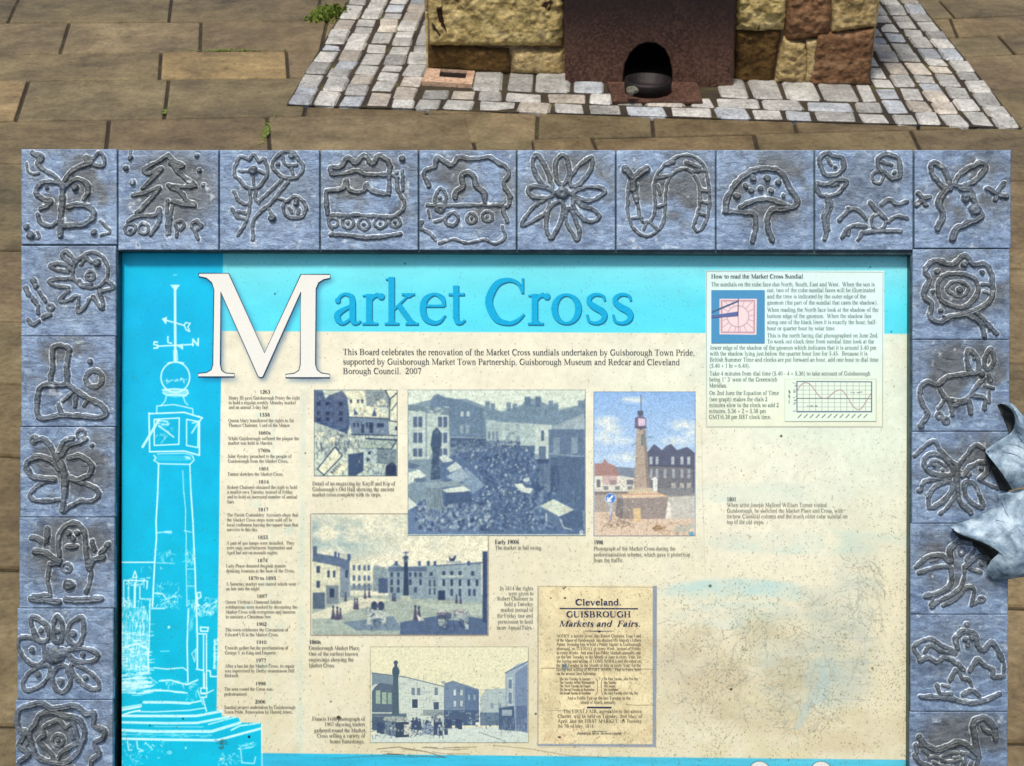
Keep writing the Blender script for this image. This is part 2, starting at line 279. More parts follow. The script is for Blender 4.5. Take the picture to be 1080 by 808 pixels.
def relief_tile(k):
    (ox, oy, sc), (x0, y0, x1, y1), what, txt = T[k]
    q = 1.75; nx = int((x1-x0)*q)+1; ny = int((y1-y0)*q)+1
    X, Y = np.meshgrid(np.linspace(x0+0.35, x1-0.35, nx), np.linspace(y0+0.35, y1-0.35, ny))
    wob = 1.6
    XX = (X-ox)*sc + (fbm(X*.22+k*9, Y*.22, 5, 2)-.5)*14; YY = (Y-oy)*sc + (fbm(X*.22, Y*.22+k*5, 9, 2)-.5)*14
    H = np.zeros_like(X); ridge = np.zeros_like(X); near = np.full_like(X, 99.)
    for r, P, hh in parse(txt):
        r = r*sc/7.695 if sc > 8 else r
        r = r*1.02
        d = np.full_like(X, 1e9)
        x_lo, x_hi, y_lo, y_hi = P[:,0].min()-3*r, P[:,0].max()+3*r, P[:,1].min()-3*r, P[:,1].max()+3*r
        m = (XX > x_lo) & (XX < x_hi) & (YY > y_lo) & (YY < y_hi)
        if not m.any(): continue
        px, py = XX[m], YY[m]; dm = np.full(px.shape, 1e9)
        for i in range(len(P)-1):
            ax, ay = P[i]; bx_, by_ = P[i+1]; vx, vy = bx_-ax, by_-ay; L = vx*vx+vy*vy+1e-9
            t = np.clip(((px-ax)*vx+(py-ay)*vy)/L, 0, 1)
            dm = np.minimum(dm, (px-ax-t*vx)**2+(py-ay-t*vy)**2)
        dm = np.sqrt(dm); d[m] = dm
        rr = r*(0.78+0.56*fbm(X*.16, Y*.16, 31+k, 3)); t = d/rr
        prof = np.where(t < 1, (1-np.clip(t,0,1)**3.0)**0.7*(1-.16*np.exp(-(t/.33)**2)), 0)*min(r, 30)/24*hh
        H = np.maximum(H, prof); ridge = np.maximum(ridge, np.clip((1.02-t)*4, 0, 1)); near = np.minimum(near, (d-rr)/7.695)
    rim = np.exp(-((near-0.35)/0.42)**2)
    groove = -0.16*np.exp(-((near-0.9)/0.8)**2)*(near > -0.3)
    # damped ground of the tile, gently uneven
    und = (fbm(X*.06+k*3, Y*.06+k, 70, 4)-.5)*0.55 + (fbm(X*.35+k, Y*.35, 90, 4)-.5)*0.42
    e = np.minimum(np.minimum(X-x0, x1-X), np.minimum(Y-y0, y1-Y)); edge = -0.75*np.clip(1-e/0.9, 0, 1)**2
    Hm = (H*3.9 + groove + und*0.55 + edge)*S*1.0
    Hm += np.where(ridge > 0.5, (fbm(X*.45, Y*.45, 44+k, 3)-.5)*0.9*S, 0)
    cx_, cy_ = (x0+x1)/2, (y0+y1)/2
    br = np.clip((1.35-np.hypot((X-cx_-5)/48, (Y-cy_+12)/40))*1.6, 0, 1)*np.clip((fbm(X*.035+k*7, Y*.035+k*3, 200, 3)-.33)*5, 0, 1)*0.85
    if k in (8, 10, 14, 20, 2): br *= 0.45
    moss = np.clip((fbm(X*.16+k, Y*.16, 301, 3)-.56)*7, 0, 1)
    W = np.stack([ridge*0.75, rim*0.92*(near > -0.6)+0.5*np.clip((fbm(X*.13+k*4, Y*.13+k, 410, 2)-.78)*8, 0, 1), np.clip(br, 0, .85)], -1).reshape(-1, 3)
    U, Vv = B(X, Y, 0.0)
    V = np.stack([U, Vv, Hm], -1).reshape(-1, 3)
    Fq = grid_faces(nx, ny)[:, ::-1]
    # skirt
    ring = np.concatenate([np.arange(nx), np.arange(1, ny)*nx+nx-1, (ny-1)*nx+np.arange(nx-2, -1, -1), np.arange(ny-2, 0, -1)*nx])
    low = V[ring].copy(); low[:, 2] = -0.0075; n0 = len(V); V = np.vstack([V, low]); W = np.vstack([W, W[ring]*0])
    j = np.arange(len(ring)); j2 = np.roll(j, -1)
    sk = np.stack([ring[j], ring[j2], n0+j2, n0+j], 1)
    me = mesh_np('relief_tile', V, np.vstack([Fq, sk]), True, {'wear': W})
    link('relief_tile', me, TILE, board, BM, label='tile with a raised '+what)
for k in sorted(T): relief_tile(k)

# --- frame behind the tiles, recess walls, seams
PX0, PX1, PY0, PY1 = 128.5, 957.0, 266.0, 836.0   # printed sheet, in pixels at its own depth
def uv(px, py, h=0.): a, c = B(px, py, h); return float(a), float(c)
fr = MB()
oL, oT = uv(24, 159.5); oR, _ = uv(1065, 159.5); iL, iT = uv(124.0, 265.2); iR, _ = uv(961.0, 265.2)
_, iB = uv(540, 838); _, oB = uv(540, 940)
z0, z1 = -0.045, -0.0035
fr.box(oL, oR, iT, oT, z0, z1); fr.box(oL, oR, oB, iB, z0, z1-0.0); fr.box(oL, iL, iB, iT, z0, z1); fr.box(iR, oR, iB, iT, z0, z1)
fr.box(oL+.005, oR-.005, oB+.005, oT-.005, z0-.006, z0-0.0005)
fr.build('frame', DARK, board, BM, bevel=0.0012)
bt = MB(); bt.box(oL, oR, oB, iB, z1+.0004, 0.0); bt.build('bottom_rail', TILE, board, BM, bevel=0.002)
# two legs down to the paving, out of sight below the picture
pm = MB()
for name in ('left', 'right'):
    u = oL+0.14 if name == 'left' else oR-0.14
    top = BM @ Vector((u, oB+0.03, -0.07)); lg = MB(); lx, ly, lz = top
    lg.box(lx-.03, lx+.03, ly+.0, ly+.06, 0, lz+0.01)
    lg.build('leg', DARK, board, Matrix.Identity(4), bevel=0.004)
# ================================================================== the printed sheet
class Pic:
    """a small painter: colours on the vertices of a sheet. (px0..py1) in photograph pixels, q samples per pixel; drawing
    coordinates are set with at(ox, oy, s): pixel = o + c/s"""
    def __init__(s, x0, y0, x1, y1, q, col):
        s.b = (x0, y0, x1, y1); s.nx = int((x1-x0)*q)+1; s.ny = int((y1-y0)*q)+1; s.q = q
        s.X, s.Y = np.meshgrid(np.linspace(x0, x1, s.nx), np.linspace(y0, y1, s.ny)); s.at(0, 0, 1)
        s.C = np.zeros((s.ny, s.nx, 3)); s.C[:] = np.array(col)/255.
    def at(s, ox, oy, sc): s.ox, s.oy, s.sc = ox, oy, sc
    def win(s, P, pad):
        P = np.asarray(P, float); x = s.ox+P[:,0]/s.sc; y = s.oy+P[:,1]/s.sc
        x0, y0, x1, y1 = s.b; gx = (s.nx-1)/(x1-x0); gy = (s.ny-1)/(y1-y0); pad = pad+1.5/s.q
        a, b_ = int(max(0, (x.min()-pad-x0)*gx)), int(min(s.nx, (x.max()+pad-x0)*gx+2))
        c, d = int(max(0, (y.min()-pad-y0)*gy)), int(min(s.ny, (y.max()+pad-y0)*gy+2))
        return np.stack([x, y], 1), slice(c, max(c, d)), slice(a, max(a, b_))
    def blend(s, sy, sx, m, col, a=1.0):
        m = (m*a)[..., None]; s.C[sy, sx] = s.C[sy, sx]*(1-m) + (np.array(col)/255.)*m
    def poly(s, P, col, a=1.0):
        P, sy, sx = s.win(P, 0); X, Y = s.X[sy, sx], s.Y[sy, sx]
        if X.size == 0: return
        ins = np.zeros(X.shape, bool); dm = np.full(X.shape, 1e9)
        for i in range(len(P)):
            (ax, ay), (bx_, by_) = P[i-1], P[i]
            c = ((ay > Y) != (by_ > Y)); 
            with np.errstate(divide='ignore', invalid='ignore'): xx = (bx_-ax)*(Y-ay)/(by_-ay+1e-12)+ax
            ins ^= c & (X < xx)
            vx, vy = bx_-ax, by_-ay; t = np.clip(((X-ax)*vx+(Y-ay)*vy)/(vx*vx+vy*vy+1e-9), 0, 1); dm = np.minimum(dm, (X-ax-t*vx)**2+(Y-ay-t*vy)**2)
        sd = np.sqrt(dm)*np.where(ins, 1, -1); s.blend(sy, sx, np.clip(sd*s.q+0.5, 0, 1), col, a)
    def rect(s, x0, y0, x1, y1, col, a=1.0): s.poly([(x0,y0),(x1,y0),(x1,y1),(x0,y1)], col, a)
    def line(s, P, w, col, a=1.0, soft=0.6):
        """w in photograph pixels"""
        P, sy, sx = s.win(P, w+soft); X, Y = s.X[sy, sx], s.Y[sy, sx]
        if X.size == 0: return
        dm = np.full(X.shape, 1e9)
        for i in range(len(P)-1):
            (ax, ay), (bx_, by_) = P[i], P[i+1]; vx, vy = bx_-ax, by_-ay
            t = np.clip(((X-ax)*vx+(Y-ay)*vy)/(vx*vx+vy*vy+1e-9), 0, 1); dm = np.minimum(dm, (X-ax-t*vx)**2+(Y-ay-t*vy)**2)
        s.blend(sy, sx, np.clip((w/2+soft/2-np.sqrt(dm))/soft, 0, 1), col, a)
    def ell(s, cx, cy, rx, ry, col, a=1.0):
        P, sy, sx = s.win([(cx-rx,cy-ry),(cx+rx,cy+ry)], 0); X, Y = s.X[sy, sx], s.Y[sy, sx]
        if X.size == 0: return
        d = np.hypot((X-s.ox-cx/s.sc)/(rx/s.sc), (Y-s.oy-cy/s.sc)/(ry/s.sc)); s.blend(sy, sx, np.clip((1-d)*max(rx, ry)/s.sc*s.q+0.5, 0, 1), col, a)
    def scrib(s, x0, y0, x1, y1, n, ln, w, col, a=1.0, seed=0, axis=None):
        r = random.Random(seed)
        for _ in range(n):
            x, y = r.uniform(x0, x1), r.uniform(y0, y1); an = r.choice([0, 1.57]) if axis == 'grid' else (axis if axis is not None else r.uniform(0, 3.14))
            an += r.uniform(-.12, .12) if axis is not None else 0
            L = ln*r.uniform(.4, 1.3); P = [(x, y)]
            for _k in range(3): an += r.uniform(-.5, .5)*(0 if axis is not None else 1); P.append((P[-1][0]+L/3*math.cos(an), P[-1][1]+L/3*math.sin(an)))
            s.line(P, w*r.uniform(.6, 1.3), col, a*r.uniform(.5, 1))
    def dots(s, x0, y0, x1, y1, n, r0, cols, a=1.0, seed=0):
        r = random.Random(seed)
        for _ in range(n):
            q = r0*r.uniform(.5, 1.4); s.ell(r.uniform(x0, x1), r.uniform(y0, y1), q, q*r.uniform(.7, 1.5), r.choice(cols), a*r.uniform(.5, 1))
    def grain(s, amp, f=0.5, seed=0, oct=3):
        s.C *= 1 + (fbm(s.X*f, s.Y*f, seed, oct)-.5)[..., None]*amp*2
    def dirt(s, amount=1.0):
        """greenish-black specks of lichen, denser towards the lower right of the sheet"""
        dens = np.clip((s.Y-380)/330, 0.12, 1)*np.clip(0.55+(s.X-520)/500, 0.4, 1.1)
        n = fbm(s.X*.8, s.Y*.8, 801, 3); nb = fbm(s.X*.05, s.Y*.05, 802, 3)
        m = np.clip((n-(0.775-0.12*dens*np.clip(nb*2.2-.3, 0, 1.25)))*14, 0, 1)*amount
        s.C = s.C*(1-m[...,None]*.5) + np.array([95, 92, 62])/255*m[...,None]*.5
    def soften(s, n=1):
        for _ in range(n):
            for ax in (0, 1): q = np.pad(s.C, [(1,1) if k == ax else (0,0) for k in range(3)], 'edge'); s.C = (q.take(range(0, q.shape[ax]-2), ax)+2*s.C+q.take(range(2, q.shape[ax]), ax))/4
        g = (fbm(s.X*1.1, s.Y*1.1, 71, 2)-.5)[..., None]*.12+(fbm(s.X*.45, s.Y*.6, 72, 3)-.5)[..., None]*.10; s.C = np.clip(((s.C-.55)*1.05+.555)*(1+g*1.2)+g*.04, 0, 1)
    def build(s, name, h, mat, parent, gain=0.92, **props):
        U, Vv = B(s.X, s.Y, h); V = np.stack([U, Vv, np.full_like(U, h)], -1).reshape(-1, 3)
        ink = (tolin(s.C)*gain*(np.array([.97,1.015,.99]) if mat is PHOTO else 1)).reshape(-1, 3)
        me = mesh_np(name, V, grid_faces(s.nx, s.ny)[:, ::-1], False, {'ink': ink})
        if parent is board: return link(name, me, mat, board, BM, **props)
        o = link(name, me, mat); o.parent = parent
        for k, v in props.items(): o[k] = v
        return o
PRINT = print_mat('printed_sheet'); PHOTO = print_mat('printed_picture', 0.36, 0.03)

pp = Pic(PX0, PY0, PX1, PY1, 1.4, (232, 224, 196))
X, Y = pp.X, pp.Y
# cream ground: blotches, greener top right, browner bottom
g1 = fbm(X*.012, Y*.012, 3, 4)[..., None]; g2 = fbm(X*.045, Y*.045, 8, 5)[..., None]; g3 = fbm(X*.2, Y*.2, 21, 3)[..., None]
base_c = np.array([228,224,199])/255; green = np.array([214,230,212])/255; brown = np.array([201,194,158])/255
wg = np.clip((X-560)/300, 0, 1)*np.clip((640-Y)/220, 0, 1); wb = np.clip((Y-470)/330, 0, 1)*0.75
C = base_c + (green-base_c)*(wg[..., None]*np.clip(g1*1.6, 0, 1)); C = C + (brown-C)*np.clip(wb[..., None]*(g2*1.7)+(g1-.5)*.5, 0, 1)
C = C*(1+(g2-.5)*.10+(g3-.5)*.07); pp.C[:] = C
# faint pale-blue remains of a drawing, lower right
fade = (150,198,200)
def soft_blob(cx, cy, rx, ry, col, a, seed):
    m = np.clip(1.15-np.hypot((X-cx)/rx, (Y-cy)/ry), 0, 1); m = np.clip(m*3, 0, 1)*np.clip((fbm(X*.03, Y*.06, seed, 5)-.25)*2.2, 0, 1)*a
    pp.C[:] = pp.C*(1-m[..., None]) + np.array(col)/255*m[..., None]
soft_blob(775, 625, 78, 15, (172,206,202), .75, 41); soft_blob(860, 572, 110, 13, (180,208,196), .5, 42); soft_blob(800, 520, 100, 12, (186,208,198), .4, 43)
soft_blob(780, 650, 70, 14, (170,200,195), .5, 44); soft_blob(860, 690, 66, 66, (178,186,170), .7, 45); soft_blob(780, 710, 80, 60, (184,174,140), .7, 46); soft_blob(600, 720, 180, 60, (196,184,150), .5, 51); soft_blob(880, 770, 90, 24, (196,184,148), .6, 52); soft_blob(905, 610, 26, 50, (190,200,185), .5, 47)
soft_blob(870, 720, 22, 26, (165,190,186), .5, 48); soft_blob(720, 690, 34, 30, (188,180,160), .5, 49)
pp.at(0, 0, 1)
for bxx in ((700, 650, 790, 740), (770, 640, 850, 760), (840, 620, 925, 720), (825, 700, 880, 770), (895, 590, 930, 660)):
    pp.scrib(*bxx, 90, 16, 1.0, (150,154,138), .5, seed=int(bxx[0]))
for k, y_ in enumerate((672, 698, 714, 737)): pp.line([(868+k*6, y_), (925-k*3, y_+1.5)], 1.0, (160,172,168), .5)
pp.line([(905, 600), (905, 655), (915, 662)], .9, (165,180,172), .5); pp.line([(893,665),(912,662),(912,700)], .9, (165,180,172), .5)
pp.poly([(848,742),(862,722),(868,700),(876,722),(874,738),(858,744),(846,768),(836,770)], (158,186,190), .35)
# vertical ghost stripe behind the timeline, stains
for cx_, w_, a_ in ((320.5-0, 3.5, .35), (288, 2.2, .2)):
    m = np.exp(-((X-(cx_-(Y-415)*.012))/w_)**2)*a_*(Y > 410)*np.clip(fbm(X*.1, Y*.03, 60, 3)*1.6, 0, 1); pp.C[:] = pp.C*(1-m[...,None])+np.array([168,208,196])/255*m[...,None]
for (cx_, cy_, r_) in ((272,438,7),(296,483,8),(270,532,9),(280,616,8),(276,703,9),(262,640,7),(304,560,10),(297,660,8)):
    m = np.clip(1-np.hypot(X-cx_, (Y-cy_)*1.3)/r_, 0, 1)*.5*fbm(X*.2, Y*.2, 5, 3); pp.C[:] = pp.C*(1-m[...,None])+np.array([150,205,198])/255*m[...,None]
pp.at(0,0,1); pp.line([(740,452),(741,520),(744,610)], .7, (170,160,130), .35)
# cyan band along the top
bandC = np.stack([86+30*np.clip((330-Y)/50, 0, 1)+26*np.clip((X-560)/300, 0, 1)*np.clip((320-Y)/60, 0, 1), 215+10*np.clip((330-Y)/60,0,1)+0*X, 232+0*X], -1)/255
ybot = 349.2+(X-235)*.0042; ins = np.clip((ybot-Y)*1.4+.5, 0, 1)[..., None]
bandC *= 1+(fbm(X*.02, Y*.05, 77, 4)[...,None]-.5)*.10
pp.C[:] = pp.C*(1-ins)+bandC*ins
# deep blue column on the left with its stepped foot
blue = np.stack([0+4*g1[...,0]+0*X, 181+3*np.clip((Y-300)/450, 0, 1)-8*g2[...,0]+8*np.clip((330-Y)/60,0,1), 220-10*np.clip((Y-300)/400, 0, 1)+0*X], -1)/255
save = pp.C.copy(); col_mask = Pic(PX0, PY0, PX1, PY1, 1.4, (0,0,0))
col_mask.poly([(100,200),(235.2,200),(235.2,268),(233.0,408),(230.6,600),(228.4,749),(233.5,751),(234,755.5),(251.5,757),(253.7,762),(275.5,762.5),(276,850),(100,850)], (255,255,255))
ybc = 794.3+(X-275)*.0104; bm = np.clip((Y-ybc)*1.4+.5, 0, 1)
blue2 = np.stack([44+6*g1[...,0]+34*np.clip((X-350)/500,0,1), 176+10*np.clip((X-350)/500,0,1)+0*X, 208+0*X], -1)/255*(1+(fbm(X*.03, Y*.25, 91, 4)[...,None]-.5)*.16)
pp.C[:] = pp.C*(1-bm[..., None])+blue2*bm[..., None]
m = col_mask.C[..., :1]; pp.C[:] = pp.C*(1-m)+blue*(1+(fbm(X*.05,Y*.05,95,4)[...,None]-.5)*.10)*m
# printed soft shadow under the initial
Mpts = [(403,127),(545,127),(715,505),(888,132),(1027,132),(1027,150),(995,157),(972,172),(960,200),(957,560),(965,585),(985,600),(1025,606),(1025,622),(815,622),(815,606),(855,602),(878,588),(885,560),(888,215),(708,618),(698,622),(685,618),(507,215),(505,560),(512,588),(530,600),(572,603),(572,618),(400,618),(400,602),(440,598),(462,585),(470,560),(475,205),(465,172),(440,150),(403,142)]
Mpix = [(120+a/4.5, 260+b_/4.5) for a, b_ in Mpts]
sh = Pic(205, 280, 360, 412, 1.4, (0,0,0)); sh.poly([(a+2.5, b_+3.5) for a, b_ in Mpix], (255,255,255)); shc = sh.C[..., 0]
for _ in range(5):
    for ax in (0, 1): shc = (np.roll(shc, 2, ax)+np.roll(shc, -2, ax)+shc)/3
ix = np.clip(((X-205)/155*(sh.nx-1)).astype(int), 0, sh.nx-1); iy = np.clip(((Y-280)/132*(sh.ny-1)).astype(int), 0, sh.ny-1)
m = (shc[iy, ix]*((X > 206)&(X < 359)&(Y > 281)&(Y < 411)))[..., None]*.62; pp.C[:] = pp.C*(1-m)+np.array([40,80,120])/255*m

# --- white line drawing of the column on the blue
W = (202, 242, 244); W2 = (150, 222, 236)
def L(pts, w=1.0, a=.95, c=W): pp.line(pts, w*1.25, c, min(1, a*1.1), .9)
pp.at(120, 285, 6.733)
L([(435,130),(437,640)], 2.0); pp.poly([(400,103),(470,103),(438,150)], W, .9); L([(425,35),(445,33)], .8, .6)
pp.poly([(340,345),(378,330),(372,386)], W, .95); L([(370,355),(500,392)], 1.1); L([(500,392),(510,372),(542,378),(525,402),(540,435),(515,425),(500,392)], 1.0)
L([(310,540),(560,527)], 1.1); L([(310,512),(288,508),(285,528),(312,534),(312,552),(285,554)], 1.2); L([(562,535),(562,490),(598,535),(600,486)], 1.3); L([(384,472),(384,512),(410,520)], 1.2); pp.poly([(452,540),(492,522),(492,566)], W, .9)
L([(425,570),(428,640),(452,640),(448,570)], .9, .8); L([(385,660),(440,650),(495,660)], 1.0); L([(360,655),(505,655)], .5, .3)
a_ = np.linspace(0, 2*np.pi, 30); L([(437+102*math.cos(t), 760+108*math.sin(t)) for t in a_], 1.1, .9)
pp.scrib(370, 765, 505, 790, 14, 18, 1.0, W, .8, 5); L([(360,785),(520,775)], .7, .5)
pp.at(120, 400, 6.733)
pp.poly([(345,75),(380,70),(515,75),(530,100),(505,120),(440,128),(375,118),(350,98)], W, .62); L([(345,75),(430,68),(520,75),(530,100),(490,126)], 1.0); L([(348,95),(375,115),(440,108),(515,118)], .9)
L([(372,125),(365,155),(335,188)], .9, .8); L([(495,125),(505,160),(525,182)], .9, .8)
L([(305,240),(305,190),(425,180),(500,195),(560,210),(562,245)], .9, .85); L([(252,245),(500,235),(628,275),(608,300),(608,540),(500,510),(255,515),(250,240)], 1.2); L([(628,275),(600,262)], 1.0)
L([(287,285),(465,275),(462,462),(287,470),(287,285)], 1.0); L([(517,285),(600,300),(597,485),(517,470),(517,285)], 1.0)
L([(205,480),(320,290)], 2.2, .8); L([(300,290),(380,300),(385,325),(345,320)], 1.4, .7); L([(320,330),(425,410)], 1.2, .8); pp.scrib(300, 300, 410, 400, 24, 20, 1.0, W, .6, 8); L([(555,380),(605,300),(560,310)], 1.5, .7); L([(335,455),(380,400)], .9, .5)
L([(285,540),(300,560),(285,575),(320,600),(540,605),(570,575),(560,545)], 1.0, .85); L([(310,530),(500,525),(555,540)], .9, .7); pp.poly([(300,540),(560,545),(555,580),(310,580)], W, .22); pp.poly([(500,545),(540,550),(548,570),(515,568)], W, .7); L([(318,600),(312,808)], 1.2, .9); L([(540,605),(548,808)], 1.0, .9); L([(490,650),(497,808)], .9, .6); L([(330,640),(330,700)], .5, .25)
pp.at(120, 520, 6.733)
L([(312,0),(300,200),(303,320),(292,460),(285,600),(275,808)], 1.2); L([(548,0),(562,200),(570,400),(578,560),(582,720),(600,808)], 1.2); L([(498,0),(510,120),(508,260),(515,300),(512,450),(518,700),(520,808)], .8, .7)
L([(305,283),(380,275),(410,280)], 1.0, .7); pp.poly([(355,272),(410,265),(410,292),(360,286)], W, .5); L([(40,492),(290,492)], 1.1, .9); L([(500,268),(550,278)], .8, .7)
pp.scrib(305, 400, 420, 480, 26, 26, .8, W, .55, 11); L([(300,495),(430,500)], .8, .6); pp.scrib(515, 390, 570, 520, 26, 22, .8, W, .6, 12); L([(520,400),(530,490),(560,500),(560,410)], .8, .5); L([(520,540),(575,540)], .8,.6); L([(520,660),(580,660)], .8,.6); pp.scrib(520, 560, 575, 700, 18, 20, .7, W2, .6, 13)
pp.scrib(290, 620, 470, 680, 16, 24, .8, W, .6, 14); pp.scrib(300, 700, 460, 800, 30, 26, .9, W, .65, 15); L([(290,712),(345,715),(375,755),(440,730)], 1.1, .7); pp.scrib(195,515,370,545,10,20,.8,W,.5,16)
L([(595,745),(590,710),(615,705),(618,740),(585,760)], 1.3, .8); pp.scrib(520, 740, 600, 808, 24, 18, 1.1, W, .7, 17); pp.scrib(640, 730, 745, 800, 30, 20, 1.1, W, .6, 18)
L([(150,555),(135,600),(165,600),(150,555)], 1.0); L([(70,780),(70,620),(240,625),(235,680)], 1.0, .85); pp.scrib(80, 600, 240, 660, 36, 24, 1.2, W, .8, 19, 'grid'); L([(185,660),(185,750),(265,755)], 1.1, .8); L([(150,640),(148,808)], 1.8, .85); L([(105,670),(105,760)], 1.4, .6); pp.scrib(40, 740, 120, 808, 26, 30, 1.2, W, .7, 20)
pp.at(120, 630, 8.08)
pp.poly([(30,120),(110,40),(300,130),(290,620),(30,640)], W, .22); pp.poly([(30,290),(300,300),(295,640),(30,620)], W, .25); pp.scrib(30, 20, 310, 300, 120, 50, 1.0, W, .62, 21, 1.57); pp.scrib(30, 20, 310, 300, 40, 36, .9, W, .5, 22, 0.02); pp.scrib(30, 290, 300, 620, 150, 46, 1.15, W, .72, 23, 'grid'); pp.scrib(30, 300, 300, 700, 70, 40, 1.0, W, .55, 24)
L([(110,420),(200,395),(290,440),(298,640)], 1.3, .9); L([(310,20),(305,200),(300,480)], 1.0, .8); L([(325,95),(430,95)], 1.3, .75); pp.scrib(410, 15, 530, 90, 26, 34, .9, W, .6, 25); L([(340,600),(450,612),(590,600),(625,625)], 1.1, .8); pp.ell(470, 255, 12, 12, W, .8); L([(400,460),(470,458)], .9, .5)
L([(635,100),(625,400),(632,720)], 1.2, .85); L([(700,0),(712,300),(712,600)], 1.1, .9); pp.scrib(640, 20, 710, 300, 40, 60, .7, W, .5, 26, 1.57); L([(665,480),(700,440),(690,550),(665,480)], .9, .7)
L([(712,310),(790,312),(790,780)], 1.0, .95); L([(765,312),(765,775)], 1.0, .9); L([(738,255),(805,258),(800,290),(742,288),(738,255)], 1.2, .9); L([(705,612),(760,622)], 1.2,.9); L([(795,625),(822,628),(825,675),(875,675)], 1.1, .9); L([(712,320),(712,600)], 1.0,.9)
pp.scrib(700, 60, 880, 150, 50, 30, 1.3, W, .6, 27); L([(720,140),(790,80),(880,30)], 1.4, .5); pp.scrib(850, 340, 885, 600, 30, 26, 1.2, W, .75, 28, 'grid'); L([(860,360),(855,600)], 1.2, .8); L([(300,680),(370,730)], 1.0, .6); L([(390,712),(480,705),(620,745),(715,705)], 1.4, .8); pp.scrib(395, 700, 700, 750, 20, 26, 1.0, W, .6, 29)
pp.poly([(30,700),(290,680),(290,770),(30,808)], W, .35); pp.scrib(30, 640, 290, 780, 50, 70, 1.3, W, .8, 30, -.06); L([(295,795),(420,795),(600,808)], 1.0, .8)
pp.at(118, 710, 6.667)
pp.poly([(40,70),(240,50),(240,110),(40,150)], W, .42); pp.scrib(30, 60, 240, 160, 30, 90, 1.4, W, .8, 31, -.08); pp.poly([(62,238),(208,215),(212,235),(68,262)], W, .75); L([(68,262),(205,236)], 1.2, .9)
L([(250,125),(400,122),(450,135),(530,140)], 1.0, .85); pp.scrib(535, 70, 610, 190, 22, 22, .9, W, .6, 32); L([(225,205),(400,205),(545,212)], 2.2, .8); L([(545,212),(625,195)], 1.4, .8); L([(650,0),(650,110)], 1.0,.9); L([(625,105),(668,105),(668,140),(625,142),(625,105)], 1.0,.95); L([(628,145),(665,145),(664,170),(630,170)], 1.0,.9); L([(640,175),(665,268)], 1.0,.9); L([(670,140),(712,120)], 1.1,.8); L([(600,120),(630,190),(640,220)],1.0,.7)
L([(190,270),(300,272),(540,262),(655,245)], 1.0, .8); L([(60,300),(130,275),(195,262)], 1.4, .9); L([(60,300),(500,302),(600,300),(770,268)], 2.2, .82); L([(30,345),(400,352),(600,350),(820,308)], 2.0, .8); L([(30,400),(300,410),(700,410),(900,350)], 2.4, .8); L([(680,360),(770,335),(870,310)], 1.2, .7); L([(840,400),(900,370),(1040,350)], 1.3, .8); L([(30,460),(400,468),(740,472),(1045,390)], 2.0, .85); L([(300,375),(640,378)], .8,.5); L([(60,430),(700,440)], .8,.4); pp.scrib(60,405,720,450,50,30,.8,W,.5,41,0.0); L([(1052,355),(1056,653)], 1.0, .6)
L([(110,480),(118,540),(140,540)], 1.2,.7); L([(175,480),(182,530),(220,545),(190,552)], 1.2,.7); L([(235,490),(260,510),(285,535)], 1.2,.6); pp.scrib(60, 480, 420, 600, 24, 16, 1.2, W, .6, 33); pp.ell(405, 558, 18, 14, W, .5); pp.ell(48,512,14,20,W,.5); pp.ell(520,525,7,8,W,.7); pp.scrib(740, 560, 900, 640, 40, 20, 1.1, W, .5, 34); pp.scrib(880, 490, 1000, 540, 22, 24, 1.2, W, .6, 35, -.25); L([(905,540),(915,630),(1000,635),(1010,590)], 1.2, .6); pp.scrib(60,560,220,650,26,20,1.1,W,.5,42)
# rust-ringed fixing and black specks
pp.scrib(745, 460, 800, 500, 16, 26, 1.0, (60,70,70), .7, 36); pp.ell(770, 525, 20, 12, (70,90,90), .6); pp.ell(965, 448, 9, 10, (20,30,40), 1); pp.ell(500, 320, 7, 7, (20,40,60), .9); pp.ell(268, 368, 6, 6, (20,40,60), .9)
pp.at(0, 0, 1)
for x_, y_, r_, c_ in ((357,757,2.2,(50,35,25)),(349,740,.9,(60,40,30)),(824,460,1.3,(60,50,40)),(749,618,1.6,(70,90,70)),(771,727,1.3,(40,30,25)),(565,753,1.1,(50,35,30)),(290,310,1,(30,60,80)),(427,278,.9,(20,60,60)),(640,268,1.2,(60,70,40)),(322,478,.8,(40,40,40)),(920,705,1,(110,60,40)),(918,282,.8,(30,40,60)),(940,350,.8,(40,60,60))): pp.ell(x_, y_, r_, r_, c_, .9)
pp.scrib(400, 788, 480, 798, 12, 26, .9, (70,60,45), .6, 37, .05); pp.line([(398,790),(420,788),(450,793),(470,799),(430,797)], .9, (80,70,60), .7); pp.line([(520,786),(560,790),(600,797),(640,799)], .7, (110,95,70), .6); pp.line([(352,800),(400,797),(440,799)], .8, (70,90,90), .5)
for x_, y_ in ((801, 806.5), (866, 806.5)):
    pp.ell(x_, y_+5, 11, 9, (70,110,125), 1); pp.ell(x_, y_+5, 10, 8.2, (214,216,206), 1)
# fine weathering: brown flecks over the cream, denser to the lower right
r = random.Random(5)
for _ in range(1500):
    x_ = r.uniform(240, 955); y_ = r.uniform(365, 795); d_ = (0.15+0.85*min(1, max(0, (y_-400)/330)))*(0.5+0.5*(x_ > 520))
    if r.random() > d_ or x_ > 948: continue
    an = r.uniform(.6, 2.2); l_ = r.uniform(.5, 2.6); pp.line([(x_, y_), (x_+l_*math.cos(an), y_+l_*math.sin(an))], r.uniform(.35, .9), r.choice([(120,112,76),(105,98,72),(140,122,88),(92,100,78),(150,110,80)]), r.uniform(.35, .85))
pp.dirt(1.0)
PS = pp.build('printed_sheet', HP, PRINT, board)
PICH = HP+0.0003
